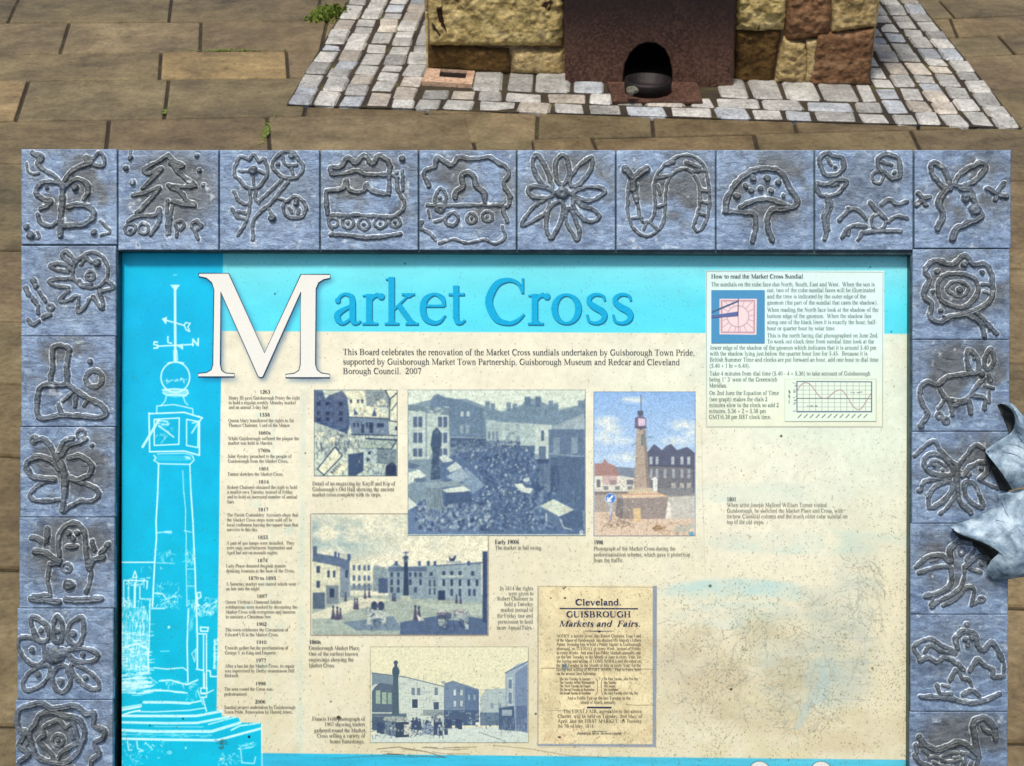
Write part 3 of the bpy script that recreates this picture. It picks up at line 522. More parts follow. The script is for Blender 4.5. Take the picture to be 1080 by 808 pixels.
# ================================================================== the pictures printed on the sheet
NV = (74, 92, 124); DK = (52, 66, 92); MD = (112, 130, 150); LT = (196, 204, 186); CR = (218, 216, 188)
def frame_of(p, col=(60,75,95), w=.9, a=.9):
    x0,y0,x1,y1 = p.b; p.at(0,0,1); p.line([(x0,y0),(x1,y0),(x1,y1),(x0,y1),(x0,y0)], w, col, a)
def windows(p, xs, ys, w, h, col, a=.9, fr=None):
    for x in xs:
        for y in ys:
            if fr: p.rect(x-w/2-2, y-h/2-2, x+w/2+2, y+h/2+3, fr, .8)
            p.rect(x-w/2, y-h/2, x+w/2, y+h/2, col, a)
# --- 1: engraving with gabled houses
p = Pic(331, 411, 419.3, 502.3, 2.0, LT); p.at(320, 405, 6.464)
p.poly([(75,45),(190,45),(300,110),(320,270),(300,340),(75,260)], NV); p.poly([(75,40),(130,40),(150,105),(180,70),(210,95),(250,45),(160,40)], LT); p.poly([(265,45),(310,105),(200,110),(180,75)], (96,108,130))
for q in ((80,60,140,240),(145,100,200,260),(210,110,300,290)): p.rect(*q, (88,102,128), .9)
windows(p, (105,165,255), (135,200,240), 26, 26, (44,54,80)); p.scrib(78, 60, 310, 330, 70, 40, .5, (40,50,78), .6, 1, 'grid')
p.poly([(270,45),(420,42),(420,75),(310,108)], CR); p.poly([(315,110),(420,75),(425,125),(340,190),(310,190)], CR); windows(p, (325,372,402), (118,), 14, 26, DK)
p.poly([(420,45),(560,45),(590,100),(580,160),(430,160),(425,80)], (140,150,150)); p.poly([(500,110),(550,105),(575,145),(480,150)], CR); p.scrib(425, 50, 575, 160, 40, 26, .6, DK, .6, 2)
p.poly([(560,42),(645,42),(645,290),(590,250),(585,110)], CR); p.line([(560,45),(590,105),(640,60)], 1.2, DK); p.line([(590,105),(585,250),(645,260)], 1.2, DK); p.line([(600,180),(645,120)], .9, DK); p.rect(625,290,640,315,DK)
p.poly([(335,150),(500,155),(580,235),(310,225)], CR); p.poly([(345,165),(375,205),(345,215)], NV); p.poly([(485,170),(500,220),(465,220)], NV); p.scrib(340,155,570,225,26,20,.5,DK,.5,3)
p.poly([(310,225),(580,235),(585,345),(330,345)], (112,128,146)); windows(p, (345,372,433), (280,), 14, 30, DK); p.rect(395,275,415,335,DK); p.rect(448,262,475,335,DK); p.rect(502,268,550,295,DK); p.line([(310,225),(580,236)], .9, DK); p.line([(330,345),(640,352)], 1.2, DK)
p.poly([(78,260),(170,300),(290,350),(240,420),(78,370)], (176,184,172)); p.poly([(78,335),(140,330),(110,385)], CR); p.poly([(150,400),(200,355),(250,355),(205,405)], CR); p.scrib(80, 380, 310, 480, 80, 26, .8, DK, .75, 4, 1.45); p.scrib(210, 340, 480, 440, 90, 20, .8, DK, .7, 5, 1.5); p.scrib(90,290,330,360,40,18,.8,DK,.6,55)
p.poly([(95,580),(215,430),(265,490),(140,622)], CR); p.line([(95,580),(215,430),(265,490),(140,622),(95,580)], 1.2, DK); p.poly([(165,622),(255,530),(305,560),(240,625)], (225,222,190)); p.poly([(180,600),(250,535),(265,550),(195,615)], DK, .7)
for k in range(5): p.line([(195+k*14,590-k*12),(212+k*14,602-k*12)], 1.0, CR)
p.poly([(305,480),(410,465),(410,590),(360,625),(305,625)], (66,84,112)); p.poly([(430,370),(635,380),(600,445),(410,440)], (165,178,165)); p.line([(430,372),(635,382)], 1.6, DK); p.line([(410,440),(600,445),(635,385)], 1.1, DK); p.rect(412,440,500,545,(170,184,180)); p.rect(432,505,447,530,DK); p.rect(440,460,460,480,DK); p.poly([(500,445),(635,445),(635,560),(500,540)], (120,136,142)); p.poly([(560,560),(610,530),(635,560),(635,625),(555,625)], (48,58,84)); p.poly([(420,622),(460,560),(560,580),(560,625)], (178,190,180)); p.scrib(380, 530, 640, 625, 60, 26, .7, DK, .6, 6); p.scrib(430,375,620,440,40,22,.5,DK,.5,7)
p.scrib(78, 50, 640, 350, 240, 26, .5, DK, .5, 8, 'grid'); p.scrib(78, 340, 640, 620, 320, 20, .6, DK, .6, 9); p.scrib(78, 50, 640, 620, 120, 16, .5, CR, .5, 10); frame_of(p); p.soften(2); p.grain(.09, .25, 3, 4); p.grain(.10, .6, 3); p.dirt(.4); p.build('engraving_print', PICH, PHOTO, board, label='small blue engraving of crowded gabled houses')
# --- 4: 1860s market place (under the crowd photograph)
p = Pic(326.8, 541, 516, 671, 2.0, (218,212,188)); p.at(320, 535, 4.615)
X_, Y_ = p.X, p.Y; m = np.clip((fbm(X_*.04, Y_*.06, 12, 4)-.40)*4, 0, 1)*np.clip((420-X_)/50, 0, 1)*np.clip((600-Y_)/25, 0, 1)*np.clip((Y_-543)/12, 0, 1); p.C = p.C*(1-m[...,None]*.8)+np.array([140,162,164])/255*m[...,None]*.8
m = np.clip((fbm(X_*.05, Y_*.08, 14, 4)-.42)*3, 0, 1)*np.clip((600-Y_)/25, 0, 1)*.4; p.C = p.C*(1-m[...,None])+np.array([160,172,164])/255*m[...,None]
p.poly([(38,430),(895,430),(895,622),(38,622)], (158,168,156)); p.poly([(38,520),(270,438),(420,450),(330,480),(120,540),(38,545)], (206,202,178)); p.poly([(470,560),(700,520),(895,545),(895,622),(470,622)], NV, .9); p.poly([(190,560),(440,530),(480,600),(260,600)], (100,118,138), .8); p.poly([(540,470),(895,475),(895,520),(800,530)], (176,184,170), .8)
p.poly([(42,265),(50,228),(178,250),(180,440),(42,500)], (204,202,176)); p.poly([(42,262),(50,222),(160,240),(225,260),(225,320),(178,290)], (92,108,130)); p.rect(46,190,66,240,(80,96,120)); p.rect(150,215,162,248,NV); p.rect(168,222,176,255,NV); p.poly([(178,290),(228,318),(228,440),(178,440)], (124,138,148)); windows(p, (72,), (303,375), 18, 34, DK); windows(p, (122,150), (325,), 12, 34, DK); windows(p, (210,), (325,), 14, 36, DK); p.rect(45,415,105,495,(86,100,116)); p.rect(110,380,172,470,(120,130,138)); p.rect(128,395,150,440,DK)
p.poly([(225,250),(325,265),(335,420),(228,430)], (206,204,180)); windows(p, (246,272,298,318), (295,345,385), 12, 26, NV); p.rect(214,228,230,260,NV); p.rect(228,380,335,405,(110,124,136),.8); p.poly([(338,300),(345,280),(410,300),(412,410),(338,412)], (134,148,150)); p.poly([(365,345),(412,345),(412,418),(365,418)], (76,92,118)); p.scrib(340,290,410,410,20,20,.6,DK,.6,1)
p.poly([(412,300),(450,265),(480,290),(600,285),(655,280),(655,445),(415,445)], (132,148,156)); p.rect(412,290,600,312,(92,108,130)); windows(p, (430,462,520,545,570), (328,), 12, 22, DK); windows(p, (430,462,520,570), (365,), 12, 28, DK); windows(p, (430,462,545), (402,), 14, 28, (60,74,100)); p.poly([(655,285),(865,268),(868,465),(655,450)], (142,158,164)); p.line([(650,285),(868,270)], 1.2, NV)
windows(p, (622,), (325,), 14, 18, DK); windows(p, (615,638), (370,410), 11, 34, (70,86,110), 1, (178,188,182)); windows(p, (683,722,762,824), (322,), 15, 22, DK); windows(p, (683,722,762,805,845), (368,), 13, 32, DK, 1, (170,182,182)); windows(p, (722,762,808,832), (415,), 14, 36, (66,82,108), 1, (172,184,182)); p.rect(655,405,690,452,DK); p.rect(670,330,775,342,(188,196,184),.7); p.line([(655,350),(868,350)], .7, NV, .7); p.line([(412,345),(650,345)], .7, NV, .6)
for x in (452, 565, 608, 640, 805): p.rect(x-7, 262, x+7, 285, NV)
p.poly([(706,232),(718,250),(730,246),(738,232),(744,240),(735,262),(712,262)], (56,70,98)); p.rect(695,262,770,272,(150,160,160)); p.rect(872,215,895,560,(56,72,104)); p.rect(890,215,897,622,(70,86,112))
p.poly([(490,265),(508,265),(514,440),(486,440)], (52,68,90)); p.poly([(475,430),(520,430),(522,458),(472,458)], (176,182,166)); p.rect(488,238,508,266,(84,98,112)); p.line([(497,238),(498,216)], .9, NV); p.line([(486,222),(512,218)], .9, NV); p.scrib(485,216,512,250,8,14,.8,DK,.8,2)
for x, y, s_ in ((145,515,1.2),(165,518,1.2),(180,520,1),(250,472,1),(262,472,1),(545,515,1.3),(562,520,1.3),(435,440,.7),(445,440,.7),(205,438,.8),(345,498,.8),(300,425,.8),(320,420,.8),(745,448,.8),(765,450,.8)):
    p.poly([(x-9*s_,y+26*s_),(x-3*s_,y-18*s_),(x+3*s_,y-18*s_),(x+10*s_,y+26*s_)], (70,66,92), .9); p.ell(x, y-24*s_, 4.5*s_, 6*s_, DK)
p.poly([(550,520),(590,550),(560,555)], (210,206,190), .9)
for x0_ in (345, 378): p.ell(x0_, 480, 16, 22, (62,72,96)); p.ell(x0_, 468, 7, 8, DK)
p.poly([(308,570),(316,490),(350,500),(400,505),(402,560),(385,575),(375,540),(340,540),(332,572)], (190,194,182), .9); p.scrib(308,485,402,575,30,26,.8,DK,.75,3)
p.poly([(650,520),(660,500),(800,510),(805,595),(790,595),(780,550),(700,550),(690,585),(655,580)], (176,184,176), .85); p.rect(650,512,720,545,(60,76,98),.8); a_ = np.linspace(0,6.3,20); p.line([(672+20*math.cos(t),555+28*math.sin(t)) for t in a_], .9, DK); p.scrib(660,495,805,595,50,28,.8,DK,.75,4); p.scrib(650,495,780,520,20,10,1.2,(190,150,160),.6,5)
p.scrib(40, 440, 890, 620, 260, 40, .5, (96,112,132), .35, 6, .02); p.scrib(40, 250, 890, 440, 200, 18, .45, DK, .35, 7, 'grid'); p.soften(2); p.grain(.09, .25, 5, 4); p.grain(.09, .7, 5); p.dirt(.9)
x0,y0,x1,y1 = p.b; p.at(0,0,1); p.line([(x0+1,y0+1),(x1-1,y0+1),(x1-1,y1-1),(x0+1,y1-1),(x0+1,y0+1)], .8, (120,100,90), .8); p.poly([(x0,y0),(x0+2.4,y0),(x0+2.4,y1),(x0,y1)], (222,216,190), .8); p.line([(x0+1,y0+1),(x0+1,y1-1),(x1-1,y1-1)], .8, (120,100,90), .8)
p.build('market_place_print', PICH, PHOTO, board, label='engraving of the market place with strollers and carriages')
# --- 2: crowd in the market
p = Pic(430, 411, 617.5, 565, 2.0, (205,212,196)); p.at(425, 405, 4.49)
p.poly([(30,100),(130,75),(150,50),(190,55),(200,72),(300,70),(400,110),(470,130),(560,100),(590,65),(640,75),(690,100),(720,95),(735,125),(830,100),(865,65),(865,712),(25,712),(25,100)], (122,140,152))
for x_ in (400,425,500,530,590,615,640,700,725,840,860): p.rect(x_-11, 78+(x_%7)*3, x_+11, 135, (104,124,142), .9)
for x_ in (590,640): p.rect(x_-14,60,x_+14,110,(96,116,136))
p.poly([(700,130),(860,110),(860,170),(700,190)], (118,136,150)); p.scrib(400,110,860,190,60,30,.8,(92,110,132),.5,31,.05)
p.poly([(130,80),(165,45),(185,60),(260,72),(380,115),(395,250),(225,250),(215,125),(130,115)], (100,120,140)); p.poly([(25,100),(215,130),(222,350),(25,360)], (178,190,182)); p.poly([(25,98),(215,122),(217,150),(25,125)], (112,130,140)); p.scrib(35,108,210,140,20,14,1.2,(200,208,196),.9,1,.14); windows(p, (70,188), (180,255), 44, 50, (84,100,124), 1, (200,208,200)); windows(p, (70,188), (325,), 44, 40, (84,100,124), 1, (200,208,200)); p.line([(70,150),(70,350)],1,(200,208,200)); p.line([(188,150),(188,350)],1,(200,208,200)); p.line([(110,135),(110,350)],1.2,(110,126,140))
windows(p, (280,308), (142,), 14, 24, (186,196,190)); windows(p, (277,306), (215,), 16, 40, (140,156,162)); p.rect(225,250,400,300,(70,88,114)); p.line([(225,252),(400,256)],1,(150,164,168)); p.scrib(230,262,395,300,30,10,1.4,(160,172,176),.7,2); p.poly([(395,165),(460,180),(460,270),(395,268)], (160,174,174)); p.poly([(390,110),(460,140),(590,105),(700,120),(860,140),(860,170),(690,200),(640,185),(400,170)], (112,132,148)); p.poly([(460,180),(625,190),(625,300),(460,292)], (168,182,178)); windows(p, (408,428,445), (245,), 10, 40, (104,120,138)); windows(p, (497,545), (265,), 20, 44, (130,146,156)); p.scrib(480,222,560,240,12,12,1.0,(110,126,140),.8,3,.05); windows(p,(497,545),(205,),18,26,(140,154,160)); p.rect(460,292,625,325,(84,102,126))
p.poly([(625,190),(705,195),(695,370),(625,370)], (186,196,188)); windows(p, (661,), (245,), 14, 50, (74,92,118)); windows(p, (660,), (330,), 34, 70, (92,108,130), 1, (200,206,198)); p.poly([(690,215),(860,215),(860,560),(690,560)], (94,112,136)); p.poly([(690,212),(855,140),(862,215)], (150,164,170)); windows(p, (727,812), (290,), 26, 70, (124,142,156), 1, (140,156,166)); p.line([(690,330),(860,345)], 1.4, (132,148,160)); p.rect(700,345,860,600,(80,98,124)); p.rect(700,385,740,510,(64,80,108)); p.scrib(700,350,855,600,40,60,.7,(104,122,146),.6,4,1.57); p.poly([(580,365),(690,365),(690,480),(600,460)], (86,104,130)); p.scrib(590,370,690,460,26,50,.8,(120,138,152),.6,5,1.57); p.poly([(555,360),(690,355),(690,375),(600,380)], (60,76,104))
p.poly([(130,370),(400,290),(620,320),(640,480),(850,600),(858,712),(25,712),(25,600),(200,480)], (84,104,134)); p.poly([(25,600),(200,670),(420,712),(25,712)], (96,116,146))
p.dots(230, 270, 560, 360, 700, 4, [(56,72,102),(120,138,156),(72,90,120),(84,102,130)], .85, 6); p.dots(360, 330, 640, 700, 2200, 5, [(50,66,98),(112,130,152),(60,78,110),(70,90,122),(92,112,140),(66,86,116)], .8, 7); p.dots(60, 560, 420, 690, 500, 7.5, [(54,70,102),(110,128,150),(142,158,170),(70,90,122)], .85, 8); p.dots(300, 300, 640, 690, 260, 4.2, [(196,204,198),(150,166,176),(170,184,186)], .8, 9); p.dots(60,560,420,690,120,4.5,[(140,156,170),(170,184,186)],.7,19); p.dots(600, 480, 720, 690, 160, 7, [(60,78,110),(120,138,158)], .8, 10); p.dots(70,580,400,680,40,5,[(186,196,194)],.8,11)
p.poly([(140,225),(160,205),(178,225),(182,290),(172,320),(178,450),(130,455),(140,320),(130,290)], (62,80,104)); p.poly([(150,215),(170,215),(166,240),(150,240)], (84,100,120)); p.scrib(132,300,178,450,24,16,1.0,(110,126,140),.8,12)
p.poly([(170,345),(200,335),(240,365),(190,372)], (196,204,194)); p.poly([(205,400),(250,368),(280,395),(225,420)], (186,196,190)); p.poly([(235,430),(300,395),(390,480),(330,520),(290,470)], (122,142,160)); p.poly([(205,440),(275,395),(310,440),(262,470)], (150,166,176)); p.poly([(25,420),(75,405),(110,435),(25,475)], (204,210,196)); p.poly([(25,370),(80,385),(60,400),(25,400)],(90,106,130)); p.poly([(100,470),(250,458),(310,480),(120,495)], (134,150,156)); p.poly([(185,500),(290,482),(320,505),(215,520)], (204,210,196)); p.poly([(105,490),(185,495),(190,600),(110,590)], (110,126,136)); p.scrib(105,490,185,600,16,70,1.0,(150,164,168),.6,13,1.57); p.poly([(25,535),(68,575),(25,598)], (206,212,198)); p.poly([(195,515),(320,510),(330,560),(200,570)], (70,88,118)); p.poly([(525,475),(560,470),(580,490),(615,495),(600,520),(560,510)], (206,212,198)); p.ell(585,455,16,9,(190,200,196)); p.ell(80,455,30,10,(90,106,126))
p.poly([(650,578),(712,545),(810,595),(740,628)], (198,204,186)); p.poly([(740,628),(812,598),(850,610),(850,680),(750,690)], (78,96,124)); p.poly([(660,585),(740,630),(750,690),(680,650)], (92,110,136)); p.line([(678,615),(680,650)],1.3,(190,198,190)); p.line([(745,640),(760,680),(800,690)],1.2,(180,190,186)); p.scrib(100,460,860,700,200,16,.5,(60,78,108),.4,14)
m = np.clip((430-p.Y)/0+0, 0, 0) if False else None
p.line([(412,560),(412,712)], .5, (140,150,160), .5); p.ell(845, 703, 9, 9, (210,214,206), 1); p.ell(845,703,4,4,(90,106,126),1); p.C = p.C*.93+np.array([150,168,176])/255*.07; p.soften(2); p.grain(.09, .25, 6, 4); p.grain(.11, .7, 6); frame_of(p, (88,104,122)); p.build('market_crowd_print', PICH+.0003, PHOTO, board, label='large blue photograph of a crowded market with stalls')
# --- 3: colour photograph of the column
p = Pic(626, 413, 733.5, 565.5, 2.0, (146,178,216)); p.at(615, 405, 4.146); p.C *= 1
t_ = np.clip((p.Y-413)/90, 0, 1)[..., None]; p.C = np.array([128,166,214])/255*(1-t_)+np.array([176,196,220])/255*t_
for cx_, cy_, rx, ry in ((105,165,60,28),(115,205,62,40),(85,240,40,28),(440,180,70,26),(420,250,80,26),(200,320,90,22),(160,250,60,20),(470,205,40,30),(220,70,60,16)):
    d = np.hypot((p.X-615-cx_/4.146)/(rx/4.146), (p.Y-405-cy_/4.146)/(ry/4.146)); m = np.clip(1.2-d, 0, 1)*np.clip(fbm(p.X*.15, p.Y*.15, int(cx_), 3)*1.7-.2, 0, 1); p.C = p.C*(1-m[...,None])+np.array([226,226,214])/255*m[...,None]
p.poly([(50,350),(85,345),(95,325),(108,345),(170,372),(170,415),(50,410)], (152,116,112)); p.poly([(140,362),(230,368),(230,420),(165,405)], (112,124,142)); p.poly([(50,402),(165,402),(230,412),(230,490),(50,480)], (206,202,190)); windows(p, (67,), (435,), 16, 34, (90,92,100)); windows(p,(130,205),(430,),30,22,(100,100,110)); p.rect(85,400,150,440,(176,140,140),.6); p.rect(50,470,230,490,(120,112,110)); windows(p,(100,150,205),(455,),20,16,(110,112,120))
p.poly([(280,300),(310,262),(345,290),(365,270),(385,262),(410,290),(455,275),(488,300),(488,490),(280,490)], (76,82,106)); p.rect(290,360,480,470,(104,104,112)); windows(p, (297,323,392,432,462), (335,), 13, 34, (176,182,188)); windows(p, (297,323,358,395,432,462), (392,), 12, 40, (156,162,170)); windows(p,(395,432,462),(445,),18,26,(170,166,160)); p.line([(285,355),(485,365)], 1.0, (60,66,84)); p.rect(305,415,325,470,(214,214,206)); p.poly([(295,420),(312,405),(330,420)],(220,220,210)); p.rect(330,455,488,490,(120,120,124)); p.line([(480,300),(484,470)],.8,(90,80,80))
p.poly([(50,485),(170,480),(400,490),(488,485),(488,665),(50,665)], (158,146,138)); p.poly([(50,560),(488,560),(488,665),(50,665)], (206,182,160)); p.poly([(350,495),(488,490),(488,590),(350,590)], (184,180,172)); p.poly([(345,515),(378,518),(388,585),(352,590)], (224,216,204))
p.poly([(235,195),(268,195),(285,450),(222,470)], (166,148,134)); p.poly([(262,200),(272,200),(296,455),(280,460)], (128,118,116)); p.rect(253,220,265,270,(96,112,118)); p.poly([(226,150),(250,135),(276,150),(276,192),(250,202),(226,190)], (96,92,118)); p.poly([(240,150),(272,152),(272,182),(242,184)], (206,180,202)); p.poly([(238,118),(262,115),(264,138),(238,138)], (74,84,106)); p.line([(253,115),(253,48)], 1.0, (84,100,126)); p.line([(226,190),(276,192)],1.2,(80,70,80)); p.ell(300,232,14,7,(120,160,190),.8); p.line([(262,240),(300,232)],.9,(110,130,140)); p.line([(215,270),(232,258)],1.1,(110,130,140))
p.poly([(205,460),(300,455),(310,478),(195,478)], (196,178,150)); p.poly([(165,482),(320,470),(370,492),(180,505)], (214,186,160)); p.line([(165,484),(340,480),(372,492)], .9, (180,130,100)); p.poly([(150,500),(372,495),(360,590),(160,590)], (142,130,126)); p.scrib(155,500,360,590,60,16,.8,(110,98,98),.6,1,'grid'); p.poly([(218,545),(250,542),(255,605),(222,602)], (206,176,130)); p.poly([(150,495),(175,505),(175,590),(140,575)],(110,104,108))
p.ell(120,500,23,23,(232,232,232)); p.ell(120,500,21,21,(54,104,188)); p.line([(128,490),(110,510)],1.8,(235,235,235)); p.line([(108,498),(109,512),(122,512)],1.6,(235,235,235)); p.rect(115,523,126,595,(170,180,200)); p.scrib(85,560,220,625,50,30,.8,(110,90,80),.7,2); p.scrib(280,600,480,660,40,30,1.0,(150,120,90),.6,3); p.poly([(300,630),(330,615),(350,632),(315,645)],(120,90,60),.8); p.poly([(390,640),(420,610),(450,620),(480,600),(488,625),(430,655)],(170,170,160),.8); p.ell(473,655,12,10,(90,150,180)); p.scrib(60,560,480,660,120,20,.6,(170,130,110),.5,4); p.dots(60,50,480,330,60,2.2,[(120,130,140)],.6,5)
p.C = p.C*.88+np.array([220,218,205])/255*.12; p.soften(1); p.scrib(285,300,486,480,60,22,.5,(60,64,84),.45,21,'grid'); p.scrib(52,400,230,480,40,14,.5,(130,110,110),.5,22,'grid'); p.scrib(225,200,290,460,60,14,.6,(120,100,92),.4,23); p.scrib(60,500,480,655,90,14,.6,(222,200,176),.6,24); p.grain(.10,.9,7); p.dirt(.8); frame_of(p,(84,100,130)); p.build('column_photograph_print', PICH, PHOTO, board, label='colour photograph of the stone column under a blue sky')
# --- 5: 1907 photograph
p = Pic(390.3, 682, 557.5, 783.5, 2.0, (218,212,180)); p.at(320, 675, 4.32)
p.poly([(310,430),(560,400),(1020,395),(1020,480),(310,480)], (196,204,194)); p.poly([(312,148),(460,165),(640,210),(640,400),(312,420)], (192,200,188)); p.poly([(312,148),(410,162),(412,230),(330,200),(312,210)], (120,136,146)); p.poly([(325,215),(350,195),(410,205),(412,330),(312,330),(312,235)], (84,100,116)); p.rect(330,230,350,290,(150,170,150)); p.rect(358,238,378,292,(150,170,150)); p.rect(384,240,402,292,(140,160,146)); p.rect(312,335,470,350,(90,106,120)); p.rect(312,350,400,410,(76,92,110)); windows(p, (508,), (290,), 26, 40, (60,76,98), 1, (214,214,196)); windows(p, (605,), (300,), 24, 34, (70,86,108), 1, (212,212,196)); windows(p, (500,525,605), (235,), 16, 34, (112,128,142), 1, (214,214,196)); p.rect(545,318,640,345,(140,150,150)); p.line([(312,150),(460,168),(640,212)], .9, (90,104,120)); p.scrib(470,330,640,400,40,16,.9,(84,98,116),.7,1)
p.poly([(640,200),(680,185),(800,225),(800,385),(640,385)], (112,130,150)); p.poly([(735,212),(800,232),(800,385),(735,380)], (92,112,140)); windows(p, (690,720), (240,), 12, 26, (196,204,200), 1, (90,106,130)); windows(p,(690,720),(290,),12,26,(180,190,190), 1, (90,106,130)); windows(p, (755,780), (262,), 9, 24, (150,164,172)); p.rect(640,320,800,390,(72,90,116)); p.scrib(645,325,800,385,30,14,1.2,(160,172,176),.7,2,'grid'); p.poly([(640,205),(625,190),(640,185),(650,195)],(150,160,160)); p.poly([(805,260),(830,225),(925,220),(925,340),(805,340)], (168,180,178)); windows(p,(860,895),(300,),14,24,(124,140,152)); p.rect(805,330,930,390,(104,122,140)); p.scrib(805,330,920,390,40,14,1.0,(70,88,112),.7,3); p.poly([(920,150),(975,110),(1022,98),(1022,420),(920,400)], (150,166,176)); p.poly([(965,150),(1022,110),(1022,425),(965,410)], (118,134,158)); p.line([(920,150),(985,118),(1022,98)],1.1,(92,108,130)); p.rect(930,170,955,300,(190,198,196),.7); p.rect(934,180,950,220,(110,128,146)); p.rect(934,240,950,290,(110,128,146)); p.poly([(890,310),(960,300),(965,415),(890,408)], (74,92,118)); p.rect(905,318,950,345,(150,164,172)); p.rect(970,300,1018,415,(92,110,138)); p.scrib(895,350,1018,415,40,20,.9,(130,146,160),.6,4,1.57)
p.poly([(410,150),(432,150),(436,340),(404,345)], (72,92,104)); p.ell(421,145,17,26,(66,86,100)); p.ell(421,103,10,10,(70,88,104)); p.rect(414,100,428,130,(70,88,104)); p.poly([(370,350),(470,350),(480,370),(360,370)], (150,158,152)); p.poly([(372,372),(420,372),(420,440),(372,430)], (110,126,140)); p.poly([(418,375),(480,372),(482,442),(420,445)], (56,70,88)); p.rect(458,385,485,432,(196,196,182)); p.poly([(545,375),(575,370),(590,400),(588,432),(540,430)], (134,148,164))
for x, y, s_ in ((345,385,1.2),(360,390,1.2),(500,375,1),(515,375,1.1),(530,380,1),(605,385,1.5),(622,388,1.5),(600,360,.8),(655,370,1),(668,372,1),(700,370,1),(714,372,1.1),(790,375,.6),(650,400,1)):
    p.poly([(x-9*s_,y+32*s_),(x-7*s_,y-10*s_),(x+7*s_,y-10*s_),(x+9*s_,y+32*s_)], (58,72,100), .95); p.ell(x, y-16*s_, 5*s_, 6*s_, (80,92,112)); 
p.rect(610,400,618,435,(190,196,190),.7); p.rect(785,375,805,390,(206,208,196)); p.scrib(312,360,640,440,160,14,.9,(60,74,98),.7,5); p.scrib(315,150,640,350,120,26,.5,(100,116,130),.5,15,'grid'); p.scrib(640,200,1020,390,160,20,.5,(70,88,114),.5,16,'grid'); p.dots(380,350,640,430,60,5,[(190,194,184),(50,62,86)],.8,17); p.scrib(312,400,1015,475,60,40,.6,(150,162,164),.5,6,.05); p.line([(800,420),(900,455),(940,475)],.9,(110,124,136),.7)
p.grain(.09,.7,9); p.dirt(1.0); frame_of(p,(110,108,100),.8); p.build('street_photograph_print', PICH, PHOTO, board, label='pale blue photograph of traders around the column')
# --- sundial box: pale panel, dial photograph, graph
p = Pic(744.3, 285.5, 932.6, 450.8, 1.2, (222,236,222)); t_ = np.clip((p.Y-350)/90, 0, 1)[...,None]; p.C = np.array([214,238,232])/255*(1-t_)+np.array([222,228,202])/255*t_; p.C *= 1+(fbm(p.X*.03,p.Y*.03,5,4)[...,None]-.5)*.09; p.at(0,0,1)
x0,y0,x1,y1 = p.b; p.line([(x0+.8,y0+.8),(x1-1.2,y0+1.6),(x1-1.8,y1-1),(x0+.6,y1-.6),(x0+.8,y0+.8)], .6, (128,138,128), .8); p.grain(.03,.8,1); BOX = p.build('sundial_panel', PICH, PRINT, board)
p = Pic(750.2, 306, 806.6, 362, 2.4, (76,142,186)); p.at(740, 280, 5.4); p.poly([(102,190),(315,190),(312,395),(102,392)], (232,206,208)); p.line([(112,200),(302,200),(300,384),(112,382),(112,200)], .7, (150,110,130)); p.line([(118,206),(296,206),(294,378),(118,376),(118,206)], .5, (190,150,160))
for k in range(17):
    an = k/17*6.283+.3; c_, s_ = math.cos(an), math.sin(an); m_ = 88/max(abs(c_), abs(s_)); p.line([(207+66*c_, 290+62*s_), (207+m_*c_, 290+m_*s_)], .5, (160,110,140), .8)
p.line([(207+62*math.cos(t),290+60*math.sin(t)) for t in np.linspace(0,6.3,40)], 1.3, (196,168,176)); p.poly([(55,262),(208,198),(210,208),(100,255),(55,275)], (72,96,128)); p.poly([(55,285),(208,262),(208,288),(120,292),(55,304)], (92,104,156)); p.line([(209,190),(207,292)], .9, (80,70,100)); p.line([(208,292),(209,384)], .5, (150,110,130)); p.line([(60,300),(200,288)],.7,(60,70,100)); p.grain(.04,1,2); p.build('dial_photograph_print', PICH+.0006, PHOTO, BOX)
p = Pic(827.5, 399.5, 924.5, 444.5, 2.4, (220,230,212)); p.at(740, 365, 5.4); p.line([(472,186),(994,188),(994,428),(472,430),(472,186)], .55, (150,150,140), .8)
for k in range(13): x_ = 543+k*35.5; p.line([(x_,203),(x_,373)], .45, (110,124,136), .65)
for k in range(9): y_ = 203+k*24.0-(k>7)*22; p.line([(543,min(y_,373)),(968,min(y_,373))], .45, (110,124,136), .65)
p.line([(543,202),(968,204),(968,375),(543,375),(543,202)], .9, (52,78,116)); p.line([(543,298),(968,300)], .8, (80,90,100), .9)
cv = [(543,260),(560,228),(580,212),(600,210),(625,226),(650,260),(675,290),(700,299),(725,290),(750,266),(785,250),(805,258),(830,290),(860,340),(890,362),(915,350),(940,310),(966,270)]; p.line([tuple(q) for q in catmull(cv, False, 4)], .8, (158,116,130), .9)
p.scrib(518,200,536,372,16,10,.8,(90,96,104),.8,3,0.0); p.scrib(495,245,503,320,14,10,.8,(80,86,96),.9,4,1.5); p.scrib(845,262,910,266,8,10,.9,(110,116,120),.9,5,0); p.scrib(600,340,660,344,8,10,.9,(110,116,120),.9,6,0)
for k in range(12): x_ = 562+k*34; p.line([(x_-12,408),(x_+6,390)], 1.0, (84,92,100), .8)
p.build('graph_print', PICH+.0006, PHOTO, BOX)
